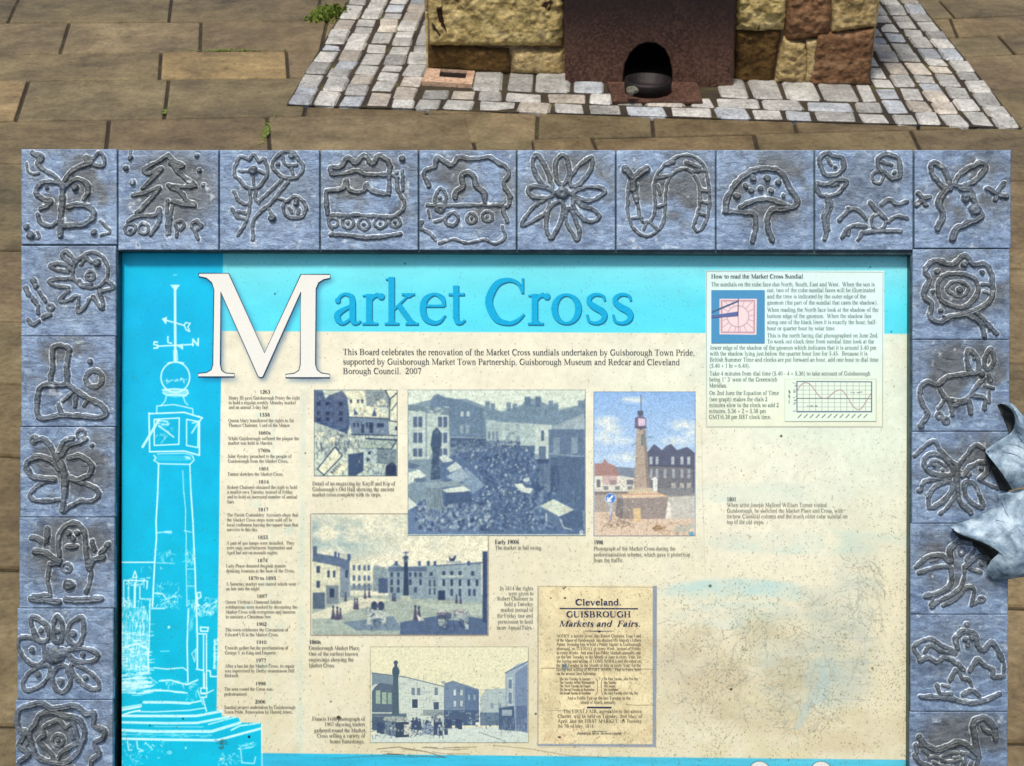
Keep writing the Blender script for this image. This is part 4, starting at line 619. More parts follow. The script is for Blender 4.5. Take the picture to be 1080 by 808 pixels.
# --- 6: poster
p = Pic(566.5, 617.5, 693, 788, 1.8, (216,204,162)); p.C *= 1+(fbm(p.X*.05,p.Y*.05,61,4)[...,None]-.5)*.22; p.at(0,0,1); x0,y0,x1,y1=p.b
p.poly([(688.4,618),(693,618),(692,788),(566,787),(566.6,784.6),(688.2,784.9)], (128,142,158), .9); p.line([(567.6,620),(567.3,785)], 1.2, (140,140,130), .8); p.line([(567,618.6),(692,619.4)], .9, (150,150,140), .8)
m = (fbm(p.X*.09,p.Y*.09,66,4)>.62)[...,None]*.2; p.C = p.C*(1-m)+np.array([178,150,112])/255*m
p.line([(571,705),(600,704.5),(640,705.5),(690,706)], .7, (110,104,84), .8); p.line([(690,743.5),(672,744),(660,743)], .7, (120,100,80), .7); p.line([(580,749.5),(600,749.5)], .6, (120,110,90), .7); p.scrib(570,620,688,784,170,2.4,.6,(120,112,78),.75,1,1.1); p.scrib(570,750,640,784,40,4,1.0,(170,130,100),.6,2); p.ell(590,777.5,1.8,1.1,(60,50,50),.9); p.ell(657.5,759.5,1.2,1.0,(40,36,50),.9); p.ell(596,630.8,1.2,1.0,(30,30,60),.9); p.ell(581,630.8,1.0,.8,(60,60,60),.8); p.line([(594,621),(597,619)],1,(60,60,60)); p.poly([(592,701),(597,699),(600,706),(594,707)],(90,120,140),.6)
p.dirt(.9); p.grain(.06,.7,3); POSTER = p.build('poster_print', PICH, PRINT, board, label='yellowed market notice with a grey-blue edge')
# ================================================================== lettering: a serif alphabet drawn as strokes of changing width
FNT = {}
def gl(ch, w, d): FNT[ch] = (w, d)
gl('a',444,"c 78,340,44 130,412,40 205,440,40 285,405,70 305,330,84|v 305 70 335 84|c 305,85,84 330,28,60 385,25,36 430,55,20|c 300,275,46 170,215,60 85,150,84 85,80,84 140,22,50 205,35,40 300,105,34|b 85 345 38")
gl('b',500,"v 110 10 683 84|l 25 650 110 655 30|o 265 225 172 212 84 34 -180 180")
gl('c',444,"c 400,120,20 320,42,44 240,25,60 130,70,80 78,215,88 110,360,76 210,432,50 320,420,50 370,350,30|b 352 350 42")
gl('d',500,"v 385 10 683 84|l 300 650 385 655 30|o 228 225 165 212 84 34 -180 180|l 385 15 475 30 30")
gl('e',444,"h 80 400 270 32|c 400,265,40 365,385,64 250,438,40 120,370,76 78,230,86 118,90,80 240,28,60 340,50,40 415,135,18")
gl('f',333,"v 140 15 560 84|s 150 0 120|h 25 290 438 30|c 140,540,84 160,640,60 240,672,44 315,645,44|b 322 620 38")
gl('g',500,"o 230 300 140 130 76 32 -180 180|l 330 400 460 418 34|c 150,180,50 100,130,60 170,75,60 330,60,70 430,10,70 430,-90,50 330,-180,34 180,-190,40 60,-130,56 70,-50,40 160,20,34")
gl('h',500,"v 110 15 683 84|l 25 650 110 655 30|s 115 0 105|c 110,330,34 190,410,48 270,430,60 360,380,80 374,280,84|v 374 15 290 84|s 380 0 105")
gl('i',278,"v 140 15 440 84|l 30 415 140 422 30|s 140 0 115|b 138 610 56")
gl('j',278,"v 150 -80 440 84|l 45 415 150 422 30|c 150,-60,84 140,-150,64 60,-200,40 0,-180,36|b 0 -165 36|b 148 610 56")
gl('k',500,"v 110 15 683 84|l 25 650 110 655 30|s 115 0 105|l 140 210 370 430 34|s 360 450 95|l 215 285 420 10 88|s 415 0 95")
gl('l',278,"v 140 15 683 84|l 40 650 140 655 30|s 140 0 110")
gl('m',778,"v 110 15 440 84|l 20 415 110 422 30|s 115 0 95|c 110,330,34 180,405,48 260,430,60 340,380,80 352,280,84|v 352 15 290 84|s 356 0 90|c 352,330,34 450,405,48 530,430,60 605,380,80 615,280,84|v 615 15 290 84|s 622 0 100")
gl('n',500,"v 110 15 440 84|l 20 415 110 422 30|s 115 0 105|c 110,330,34 190,410,48 270,430,60 360,380,80 374,280,84|v 374 15 290 84|s 380 0 105")
gl('o',500,"o 250 225 178 205 88 36 -180 180")
gl('p',500,"v 110 -200 440 84|l 20 415 110 422 30|s 120 -215 110|o 268 225 170 210 84 34 -180 180")
gl('q',500,"v 385 -200 440 84|s 385 -215 110|o 230 225 165 210 84 34 -180 180")
gl('r',333,"v 110 15 440 84|l 15 415 110 422 30|s 125 0 115|c 110,320,34 180,405,48 250,432,64|b 290 405 46")
gl('s',389,"c 325,340,24 290,412,36 190,435,44 100,390,60 92,320,70 170,255,90 270,200,90 318,130,76 285,55,60 190,22,44 90,50,34 55,145,24")
gl('t',278,"v 128 100 560 80|h 20 255 435 32|c 128,110,80 152,35,60 210,28,40 268,68,22")
gl('u',500,"v 110 120 440 84|l 20 422 110 425 30|c 110,130,84 130,48,64 210,30,50 310,60,40 380,120,34|v 385 15 440 84|l 300 422 385 425 30|l 385 20 478 28 30")
gl('v',500,"l 95 440 265 0 86|l 258 0 410 440 34|s 90 450 85|s 400 450 75")
gl('w',722,"l 90 440 245 0 84|l 240 0 370 400 34|l 345 440 500 0 84|l 495 0 640 440 34|s 90 450 80|s 345 450 90|s 635 450 70")
gl('x',500,"l 100 440 400 10 88|l 400 440 90 10 34|s 100 450 85|s 390 450 80|s 95 0 80|s 400 0 90")
gl('y',500,"l 95 440 265 0 86|c 410,440,34 260,0,34 190,-140,44 110,-195,44|b 80 -175 44|s 90 450 85|s 405 450 70")
gl('z',444,"h 40 400 432 34|h 40 415 18 34|l 360 430 80 20 84|v 50 340 430 26|v 405 20 120 26")
gl('A',722,"l 345 655 600 15 98|l 352 660 120 15 36|h 200 510 235 32|s 120 0 105|s 600 0 115")
gl('B',667,"v 160 15 650 98|h 20 330 647 30|h 20 350 14 30|h 180 360 345 30|o 330 496 165 152 98 30 -90 90|o 345 180 195 165 104 30 -90 90")
gl('C',667,"c 620,150,24 510,55,50 380,22,60 200,90,92 92,330,102 200,570,92 380,642,60 530,590,44 595,450,26|v 598 450 665 28")
gl('D',722,"v 160 15 650 98|h 20 340 647 30|h 20 340 14 30|o 330 330 300 316 106 32 -90 90")
gl('E',611,"v 160 15 650 98|h 20 540 647 30|h 20 560 14 30|h 190 430 340 30|v 540 500 650 28|v 570 10 170 30|v 435 260 420 26")
gl('F',556,"v 160 15 650 98|h 20 530 647 30|s 165 0 140|h 190 420 340 30|v 520 500 650 28|v 425 260 420 26")
gl('G',722,"c 600,70,24 520,40,50 390,22,60 200,90,92 92,330,102 200,570,92 380,642,60 530,590,44 600,460,26|v 603 450 665 28|v 590 50 300 96|s 590 310 110")
gl('H',722,"v 155 15 650 98|v 565 15 650 98|h 160 560 340 32|s 155 0 135|s 565 0 135|s 155 662 135|s 565 662 135")
gl('I',333,"v 166 15 650 98|s 166 0 145|s 166 662 145")
gl('J',389,"v 240 100 650 98|s 240 662 140|c 240,110,98 200,20,60 100,10,50|b 60 50 50")
gl('K',722,"v 155 15 650 98|s 155 0 135|s 155 662 135|l 180 300 540 640 36|s 560 662 110|l 290 400 600 15 104|s 610 0 115")
gl('L',611,"v 160 15 650 98|s 160 662 145|h 20 560 14 30|v 575 10 180 30")
gl('M',889,"v 140 15 640 36|l 150 650 440 60 104|l 440 20 720 640 34|v 735 15 650 100|s 140 0 110|s 745 0 125|s 755 662 115|s 100 662 90")
gl('N',722,"v 130 15 640 36|l 130 650 590 20 104|v 592 20 650 36|s 130 0 105|s 90 662 85|s 592 662 105")
gl('O',722,"o 361 330 272 302 106 36 -180 180")
gl('P',556,"v 155 15 650 98|h 15 300 647 30|o 300 488 188 158 98 30 -90 90|h 180 310 330 30|s 160 0 140")
gl('Q',722,FNT['O'][1]+"|c 360,10,60 450,-100,80 640,-160,30")
gl('R',667,"v 155 15 650 98|h 15 300 647 30|o 300 488 178 158 98 30 -90 90|h 180 310 330 30|s 160 0 140|l 290 330 580 15 104|s 590 0 80")
gl('S',556,"c 450,500,26 400,620,46 270,645,56 130,580,76 125,470,90 250,370,112 400,280,112 440,160,90 370,50,66 250,20,50 110,60,44 60,190,26|v 455 480 665 26|v 55 0 180 26")
gl('T',611,"v 305 15 650 98|h 30 580 645 32|v 38 500 655 30|v 572 500 655 30|s 305 0 135")
gl('U',722,"v 150 200 650 98|c 150,210,98 180,60,80 340,22,50 500,50,40 575,190,36|v 578 190 650 36|s 150 662 135|s 578 662 110")
gl('V',722,"l 110 650 375 0 100|l 370 0 600 650 36|s 115 662 110|s 600 662 95")
gl('W',944,"l 100 650 330 0 96|l 325 0 500 600 34|l 440 650 670 0 96|l 665 0 850 650 34|s 110 662 100|s 445 662 105|s 850 662 85")
gl('X',722,"l 120 650 600 15 104|l 590 650 110 15 36|s 120 662 110|s 590 662 100|s 110 0 100|s 600 0 110")
gl('Y',722,"l 110 650 365 290 100|l 600 650 375 290 36|v 367 15 300 98|s 110 662 105|s 600 662 95|s 367 0 130")
gl('Z',611,"h 40 560 645 34|h 30 570 16 34|l 500 640 90 20 100|v 45 520 650 28|v 570 10 160 28")
gl('0',500,"o 250 330 178 305 86 32 -180 180")
gl('1',500,"v 262 15 650 86|s 255 0 125|l 130 570 262 640 36")
gl('2',500,"c 60,480,30 110,600,50 220,645,60 350,600,84 372,480,88 300,330,70 180,180,50 60,40,40|h 40 440 38 74|l 440 20 470 130 30")
gl('3',500,"c 60,510,30 120,620,50 230,645,56 350,580,80 340,430,70 220,350,40|c 220,350,40 370,300,80 400,190,88 340,60,70 200,20,50 90,50,50|b 80 55 46")
gl('4',500,"v 340 0 650 84|h 20 470 185 56|l 320 620 40 200 38")
gl('5',500,"h 130 430 620 66|l 170 640 120 400 36|c 110,390,44 260,380,80 380,280,90 380,140,88 260,30,60 90,40,50|b 80 55 46")
gl('6',500,"c 440,650,24 260,580,60 110,400,84 85,220,88|o 250 200 165 182 86 34 -180 180")
gl('7',500,"h 50 440 620 66|l 425 610 220 0 60|v 50 530 620 26")
gl('8',500,"o 250 485 130 150 76 36 -180 180|o 250 170 160 155 84 36 -180 180")
gl('9',500,"c 60,10,24 240,80,60 390,260,84 415,440,88|o 250 455 165 182 86 34 -180 180")
gl('.',250,"b 120 45 52"); gl(',',250,"b 120 45 50|l 140 30 90 -120 36"); gl("'",230,"b 110 610 46|l 130 600 80 470 34"); gl('-',333,"h 40 290 220 56"); gl('(',333,"c 300,680,26 150,520,54 110,260,70 150,0,54 300,-170,26"); gl(')',333,"c 40,680,26 180,520,54 220,260,70 180,0,54 40,-170,26")
gl('+',564,"h 40 520 250 44|v 280 20 490 44"); gl('=',564,"h 40 520 330 44|h 40 520 180 44"); gl('/',278,"l 250 670 20 -10 44"); gl(' ',250,""); gl('o\'',400,""); gl('*',400,"o 200 540 80 90 40 34 -180 180"); gl('{',333,"v 160 -150 690 40")
class Text:
    def __init__(s): s.P = []; s.F = []; s.n = 0; s.L = []
    def strip(s, C, w, lay):
        C = np.asarray(C, float); w = np.asarray(w, float); d = np.gradient(C, axis=0); n = np.stack([-d[:,1], d[:,0]], 1); n /= (np.linalg.norm(n, axis=1)[:,None]+1e-9)
        A, Bp = C+n*w[:,None]/2, C-n*w[:,None]/2; k = len(C); s.P.append(np.vstack([A, Bp])); s.L.append(np.full(2*k, lay))
        i = np.arange(k-1); s.F.append(np.stack([i, i+1, k+i+1, k+i], 1)+s.n); s.n += 2*k
    def glyph(s, ch, X0, sx, em, yb, bold, ital, grow, fine):
        """strokes of a letter; (X0, yb) in pixels, sx = horizontal stretch, grow = extra width in units"""
        w_, d = FNT.get(ch, FNT['o']); lay = 0
        W = lambda w: max(w*(1.5 if w > 60 else 1.25) if bold else w, 26 if em < 12 else 0) + grow
        def out(C, w):
            nonlocal lay
            C = np.array(C, float); x = C[:,0]+(C[:,1]*0.27 if ital else 0)
            P = np.stack([X0+x*sx*em/1000, yb-C[:,1]*em/1000], 1); s.strip(P, np.array(w)*em/1000, lay); lay += 1
        for tok in d.split('|'):
            if not tok: continue
            q = tok.split()
            if q[0] == 'v': x,y0,y1,w = map(float, q[1:]); out([(x,y0-grow/2),(x,y1+grow/2)], [W(w)]*2)
            elif q[0] == 'h': x0,x1,y,w = map(float, q[1:]); out([(x0-grow/2,y),(x1+grow/2,y)], [W(w)]*2)
            elif q[0] == 'l': x0,y0,x1,y1,w = map(float, q[1:]); k = abs(y1-y0)/math.hypot(x1-x0,y1-y0); out([(x0,y0),(x1,y1)], [W(w)*max(k,.75)]*2)
            elif q[0] == 's':
                x,y,hw = map(float, q[1:]); up = -1 if y > 100 else 1; yc = y+up*13; g = grow/2
                out([(x-hw-g,yc),(x+hw+g,yc)], [28+grow]*2)
                if fine: out([(x-hw*.8,yc+up*10),(x-hw*.5,yc+up*16),(x-hw*.25,yc+up*26),(x+hw*.25,yc+up*26),(x+hw*.5,yc+up*16),(x+hw*.8,yc+up*10)], np.array([6,16,40,40,16,6])+grow)
            elif q[0] == 'c':
                A = np.array([[float(t) for t in z.split(',')] for z in q[1:]]); n = 8 if fine else 3
                Q = catmull(A, False, n); out(Q[:,:2], [W(t) for t in Q[:,2]])
            elif q[0] == 'o':
                cx_,cy_,rx,ry,ws,wt,a0,a1 = map(float, q[1:]); n = 40 if fine else 14; n = n if a1-a0 > 200 else n//2+1
                a = np.radians(np.linspace(a0, a1, n)); out(np.stack([cx_+rx*np.cos(a), cy_+ry*np.sin(a)],1), [W(wt)+(W(ws)-W(wt))*abs(math.cos(t))**1.6 for t in a])
                if a1-a0 > 200:   # close the ring exactly
                    pass
            elif q[0] == 'b':
                x,y,r = map(float, q[1:]); r = r*(1.25 if bold else 1)+grow/2; a = np.linspace(math.pi/2, -math.pi/2, 7 if fine else 4)
                out(np.stack([np.full(len(a), x), y+r*np.sin(a)],1)+0, 2*r*np.cos(a)+.5)
        return w_*sx*em/1000
    def width(s, t, em): return sum(FNT.get(c, FNT['o'])[0] for c in t)*em/1000
    def line(s, t, x0, yb, em, x1=None, bold=False, ital=False, grow=0, fine=False, right=None, centre=None, dy=0):
        w = s.width(t, em); sx = 1.0
        if x1 is not None: sx = (x1-x0)/w
        if right is not None: x0 = right-w
        if centre is not None: x0 = centre-w/2
        x = x0
        for c in t: x += s.glyph(c, x, sx, em, yb+dy*(x-x0), bold, ital, grow, fine)
    def poly_ribbon(s, P, w): P = np.array(P+[P[0]]); s.strip(P, np.full(len(P), w), 0)
    def build(s, name, h, mat, parent, **props):
        P = np.vstack(s.P); lay = np.concatenate(s.L); z = h + lay*0.000012
        U, Vv = B(P[:,0], P[:,1], h)
        me = mesh_np(name, np.stack([U, Vv, z], 1), np.vstack(s.F))
        # all faces look at the viewer
        bm = bmesh.new(); bm.from_mesh(me)
        for f in bm.faces:
            f.normal_update()
            if f.normal.z < 0: f.normal_flip()
        bm.to_mesh(me); bm.free()
        o = link(name, me, mat)
        if parent is board: o.parent = board; o.matrix_local = board.matrix_world.inverted() @ BM
        else: o.parent = parent
        for k, v in props.items(): o[k] = v
        return o
lin = lambda *c: tuple(srgb(*c)*0.86)
INK = flat_mat('black_ink', lin(66, 72, 78), .45); INKB = flat_mat('dark_ink', lin(40, 46, 54), .45); FADED = flat_mat('faded_ink', lin(84, 96, 104), .45); PALE = flat_mat('pale_ink', lin(132, 136, 132), .5); NAVY = flat_mat('navy_ink', lin(44, 52, 84), .45); BROWN = flat_mat('brown_ink', lin(106, 104, 94), .45)
HT = HP+0.0007
# title
t = Text(); t.line('arket Cross', 350.6, 342.9, 73.5, x1=670.5, fine=True, grow=8); t.build('title_shadow', HT, flat_mat('title_shade', lin(28,118,160), .4), board)
t = Text(); t.line('arket Cross', 350.0, 342.3, 73.5, x1=669.9, fine=True); t.build('title_lettering', HT+.0002, flat_mat('title_blue', lin(14,170,216), .4), board)
U, Vv = B(np.array([q[0] for q in Mpix]), np.array([q[1] for q in Mpix]), HT)
me = bpy.data.meshes.new('initial_letter'); me.from_pydata([(float(a), float(b_), HT) for a, b_ in zip(U, Vv)], [], [tuple(range(len(Mpix)))[::-1]])
init = link('initial_letter', me, flat_mat('initial_cream', lin(230,230,220), .4, .3, 0.04), board, BM, label='large cream capital M')
t = Text(); t.poly_ribbon(Mpix, 0.9); t.build('initial_outline', HT+.0002, flat_mat('outline_ink', lin(44,70,100), .4), init)
# introduction
t = Text(); t.line('This Board celebrates the renovation of the Market Cross sundials undertaken by Guisborough Town Pride,', 361.5, 374.2, 9.6, x1=733, dy=.002)
t.line('supported by Guisborough Market Town Partnership, Guisborough Museum and Redcar and Cleveland', 361.5, 384.3, 9.6, x1=717, dy=.002); t.line('Borough Council.  2007', 361.5, 394.3, 9.6, x1=444.5)
t.build('introduction_text', HT, INK, PS)
# timeline
TL = [('1263',415,[('Henry III gave Guisborough Priory the right',421.2,316),('to hold a regular weekly Monday market',426.2,312),('and an annual 3-day fair.',431.1,283.5)]),
('1558',439.1,[('Queen Mary transferred the rights to Sir',445.1,310),('Thomas Chaloner, Lord of the Manor.',450.1,306.5)]),
('1660s',458.2,[('While Guisborough suffered the plague the',464,315.5),('market was held in Marske.',468.8,288)]),
('1760s',476.8,[('John Wesley preached to the people of',482.8,307.5),('Guisborough from the Market Cross.',487.9,304)]),
('1801',496.1,[('Turner sketches the Market Cross.',501.6,299)]),
('1814',509.9,[('Robert Chaloner obtained the right to hold',515.5,313.5),('a market on a Tuesday instead of Friday',520.5,309),('and to hold an increased number of annual',525.6,313.5),('fairs.',530.7,247.5)]),
('1817',539.1,[("The Parish Constables' Accounts show that",544.7,314.5),('the Market Cross steps were sold off to',549.9,308),('local craftsmen leaving the square base that',555.1,314.5),('survives to this day.',560.1,272.5)]),
('1855',568.4,[('A pair of gas lamps were installed.  They',574.3,310.5),('were only used between September and',579.3,308),('April but not on moonlit nights.',584.5,293.5)]),
('1874',592.8,[('Lady Pease donated the pink granite',598.4,301.5),('drinking fountain at the base of the Cross.',603.7,311)]),
('1870 to 1895',611.5,[('A Saturday market was started which went',617.5,312.5),('on late into the night.',622.5,274.5)]),
('1897',630.5,[("Queen Victoria's Diamond Jubilee",636.5,297),('celebrations were marked by decorating the',641.8,313.5),('Market Cross with evergreens and lanterns',647,311.5),('to simulate a Christmas tree.',652.1,286.5)]),
('1902',660,[('The town celebrates the Coronation of',665.8,304),('Edward VII at the Market Cross.',671,294)]),
('1910',679.1,[('Crowds gather for the proclamation of',684.9,304),('George V as King and Emperor.',690.1,292)]),
('1977',698.2,[('After a bus hit the Market Cross, its repair',704.1,310.5),('was supervised by Derby stonemason Bill',709.1,310.5),('Rickwell.',714.1,252)]),
('1998',722.7,[('The area round the Cross was',728.3,287.5),('pedestrianised.',733.6,261)]),
('2006',741.9,[('Sundial project undertaken by Guisborough',747.6,311.5),('Town Pride. Renovation by Harold Jones.',752.5,308.5)])]
for yr, yb, ls in TL:
    th, tb = Text(), Text()
    xl = 241-5*(yb-415)/335
    th.line(yr, 0, yb, 5.6, bold=True, centre=xl+38.3)
    for s_, y_, xr in ls: tb.line(s_, xl, y_, 5.4, x1=xr)
    th.build('timeline_date', HT, INK, PS); tb.build('timeline_text', HT, BROWN, PS)
# captions
cap, capb, capp = Text(), Text(), Text(); last = None
for s_, a, yb, c in (('Detail of an engraving by Knyff and Kip of',329.2,511.8,416.8),("Gisborough's Old Hall showing the ancient",329.2,517.8,415.6),('market cross complete with its steps.',329.2,523.4,402.2),
  ('The market in full swing.',522,579.5,572),('Photograph of the Market Cross during the',626,580.4,712.5),('pedestrianisation scheme, which gave it protection',626,586.7,728),('from the traffic.',626,592.7,658),
  ('Guisborough Market Place.',325.5,685.3,380),('One of the earliest known',325.5,691.4,377.5),('engravings showing the',325.5,697.5,373),('Market Cross.',325.5,703.6,353),
  ('Francis Frith photograph of',329,760,385),('1907 showing traders',342,765.8,385),('gathered round the Market',331,772.2,385),('Cross selling a variety of',334,777.8,385),('home furnishings.',348,783.8,384.5)):
    if last is not None and not (3 < yb-last < 8): cap.build('caption_text', HT+.0004, BROWN, PS); cap = Text()
    cap.line(s_, a, yb, 6.3, x1=c); last = yb
for s_, a, yb, c in (('Early 1900s',522,573.4,547.3),('1998',626.2,573.9,636),('1860s',325.8,679.1,338.3)): capb = Text(); capb.line(s_, a, yb, 6.4, x1=c, bold=True); capb.build('caption_date', HT+.0004, INK, PS)
cap.build('caption_text', HT+.0004, BROWN, PS)
for s_, a, yb, c in (('In 1814 the rights',527,622.3,562.5),('were given to',536,627.7,562.5),('Robert Chaloner to',524.3,633.1,562.3),('hold a Tuesday',531.8,639,562.3),('market instead of',528,645,562.3),('the Friday one and',524,651.2,562),('permission to hold',525,657.5,562),('more Annual Fairs.',524,663.7,561.5),
  ('When artist Joseph Mallord William Turner visited',766.5,534.4,872),('Guisborough, he sketched the Market Place and Cross, with',766.5,540.4,889),('its new Classical column and the much older cube sundial on',766.5,546.3,894),('top of the old steps.',766.5,552.3,806)): capp.line(s_, a, yb, 6.3, x1=c)
capp.build('faded_text', HT+.0003, flat_mat('worn_ink', lin(116,122,112), .5), PS)
t = Text(); t.line('1801', 766.5, 528.4, 6.4, bold=True, x1=776.5); t.build('faded_date', HT+.0003, FADED, PS)
# sundial panel
t = Text()
t.line('How to read the Market Cross Sundial', 750, 293.5, 6.6, x1=847, bold=True); t.build('panel_heading', HT+.0003, FADED, BOX)
t = Text()
for s_, a, yb, c in (('The sundials on the cube face due North, South, East and West.  When the sun is',750,301.8,922.5),('out, two of the cube sundial faces will be illuminated',809,307.9,923),('and the time is indicated by the outer edge of the',809,314.5,913.5),('gnomon (the part of the sundial that casts the shadow).',809,321,926),
  ('When reading the North face look at the shadow of the',809,328.6,926.5),('bottom edge of the gnomon.  When the shadow lies',809,335.2,919),('along one of the black lines it is exactly the hour, half-',809,341.6,925),('hour or quarter hour by solar time.',809,348.1,881.5),('This is the north facing dial photographed on June 2nd.',809,355.7,926.5),('To work out clock time from sundial time look at the',809,362,922),
  ('lower edge of the shadow of the gnomon which indicates that it is around 5.40 pm',749,368.6,924.5),('with the shadow lying just below the quarter hour line for 5.45.  Because it is',748.6,374.8,915),('British Summer Time and clocks are put forward an hour, add one hour to dial time',748.4,381.2,926.5),('(5.40 + 1 hr = 6.40).',748.2,387.6,791),
  ('Take 4 minutes from dial time (5.40 - 4 = 5.36) to take account of Guisborough',748.2,395.8,918),('being 1* 3\' west of the Greenwich',748,402.1,820),('Meridian.',748,408.5,767),('On 2nd June the Equation of Time',748,416.3,821.5),('(see graph) makes the dials 2',748,422.9,809.5),('minutes slow to the clock so add 2',748,429.1,821.5),('minutes. 5.36 + 2 = 5.38 pm',747.8,435.4,808),('GMT/6.38 pm BST clock time.',747.6,441.6,813.5)):
    t.line(s_, a, yb, 6.5, x1=c)
t.build('panel_text', HT+.0003, flat_mat('panel_ink', lin(100,120,118), .5), BOX)
# poster
t = Text(); t.line('Cleveland.', 606.5, 638.2, 9.6, x1=655.5, bold=True, grow=14); t.line('GUISBROUGH', 597, 650.9, 9.4, x1=665.3, bold=True); t.line('Markets and  Fairs.', 589, 660.8, 9.4, x1=675.5, bold=True, ital=True); t.build('poster_title', HT+.0004, NAVY, POSTER)
for P_, w_ in (([(590,641.6),(673,641.9)],[1,1]), ([(615,665.4),(630,665.6),(632,666),(634,665.6),(648,665.5)],[.3,.6,2,.6,.3]), ([(619,746),(645,746.2)],[1.4,1.4]), ([(624,771.2),(640,771.2)],[.4,.4]), ([(628,715),(630,718),(630,724),(632,724.5),(630,725),(630,730),(628,733)],[.4]*7), ([(636,715),(634.5,718),(634.5,724),(633,724.5),(634.5,725),(634.5,730),(636,733)],[.4]*7)):
    t = Text(); t.strip(P_, w_, 0); t.build('poster_rule', HT+.0004, NAVY, POSTER)
t = Text(); em = 5.0
body = ['NOTICE is hereby given, that Robert Chaloner, Esq; Lord','of the Manor of Guisborough, has obtained His Majesty\'s Letters','Patent, licensing him to hold a Public Market in Guisborough','aforesaid, on TUESDAY in every Week, instead of Friday','in every Week;  And also Two Public Markets annually, one','on the last Tuesday in the Month of June in every Year, for','the fairing and selling of LONG WOOL; and the other on','the last Tuesday in the Month of July in every Year, for the','fairing and selling of SHORT WOOL.  That is Fairs, held']
for k, s_ in enumerate(body): t.line(s_, 587+(-.4)*(k>6), 672.2+k*4.42, em, x1=676)
t.line('on the several Days following.-', 587.3, 711.8, em, x1=630)
for k, (l, r_) in enumerate((('The last Tuesday in January','The Palm Tuesday, after First Day'),('The Tuesday before Whitsuntide','May Tuesday'),('The Third Tuesday in August','Mid August'),('The Second Tuesday in September','Mid September'),('The Second Tuesday in November','The third Tuesday after Feb. Day'))):
    y_ = 717.2+k*3.75; t.line(l, 590, y_, 4.2, x1=627 if k % 2 else 623); t.line(r_, 636.5, y_, 4.2, x1=(673, 650, 649, 652, 673)[k])
t.line('And a Public Fair on the last Tuesday in the', 598, 737.7, em, x1=665); t.line('Month of March, annually.', 612, 742.2, em, x1=650)
for k, (s_, a, c) in enumerate((('The FIRST FAIR, agreeable to the above',594,677),('Charter, will be held on Tuesday, 2nd May, of',588,677.5),('April, and the FIRST MARKET, on Tuesday',588,677),('the 7th of May, 1814.',588,627))): t.line(s_, a, 751.9+k*5.15, 5.6, x1=c)
t.line('Published by Messrs. Stevenson Langdale.', 609, 774.6, 4.0, x1=656, ital=True); t.build('poster_text', HT+.0004, flat_mat('poster_ink', lin(92,88,74), .5), POSTER)
# ================================================================== the printed sheet is done; the cast leaf on the right
LEAF = None
def leaf_patch(rows, name, n=14, th=0.0016):
    """rows: control lines of (px, py, height in pixels above the tiles)"""
    A = np.array(rows, float)                    # rows x cols x 3
    R = np.stack([catmull(A[:, j], False, n) for j in range(A.shape[1])], 1)
    C = np.stack([catmull(R[i], False, n) for i in range(R.shape[0])], 0)
    ny, nx = C.shape[:2]
    h = C[...,2]*S + (fbm(C[...,0]*.18, C[...,1]*.18, 7, 3)-.5)*0.7*S
    U, Vv = B(C[...,0], C[...,1], h)
    V = np.stack([U, Vv, h], -1).reshape(-1, 3)
    me = mesh_np(name, V, grid_faces(nx, ny), True)
    o = link(name, me, LEAFM, board, BM); m = o.modifiers.new('thickness', 'SOLIDIFY'); m.thickness = th; m.offset = 0
    return o
# B() with h as array
_B0 = B
def B(px, py, h=0.0):
    px = np.asarray(px, float); py = np.asarray(py, float); h = np.asarray(h, float)
    dx = (px-540)/F; dy = (404-py)/F
    R3 = BMI.to_3x3(); a, b, c = R3 @ CX, R3 @ CY, R3 @ CZ
    rx = a.x*dx + b.x*dy - c.x; ry = a.y*dx + b.y*dy - c.y; rz = a.z*dx + b.z*dy - c.z
    t = (h - _o.z)/rz
    return _o.x + rx*t, _o.y + ry*t
LEAFM, nt, b = material('cast_leaf_metal'); co = objco(nt)
n1 = noise(nt, co, 48, 7, 0.68, 0.5); n2 = noise(nt, co, 420, 3, 0.6)
nt.links.new(ramp(nt, n1, [(0.36, tuple(srgb(74,92,108))), (0.5, tuple(srgb(124,146,162))), (0.62, tuple(srgb(166,184,194)))]), b.inputs['Base Color'])
b.inputs['Metallic'].default_value = 0.1; b.inputs['Roughness'].default_value = 0.6; bump(nt, b, n2, 0.5, 0.0012)
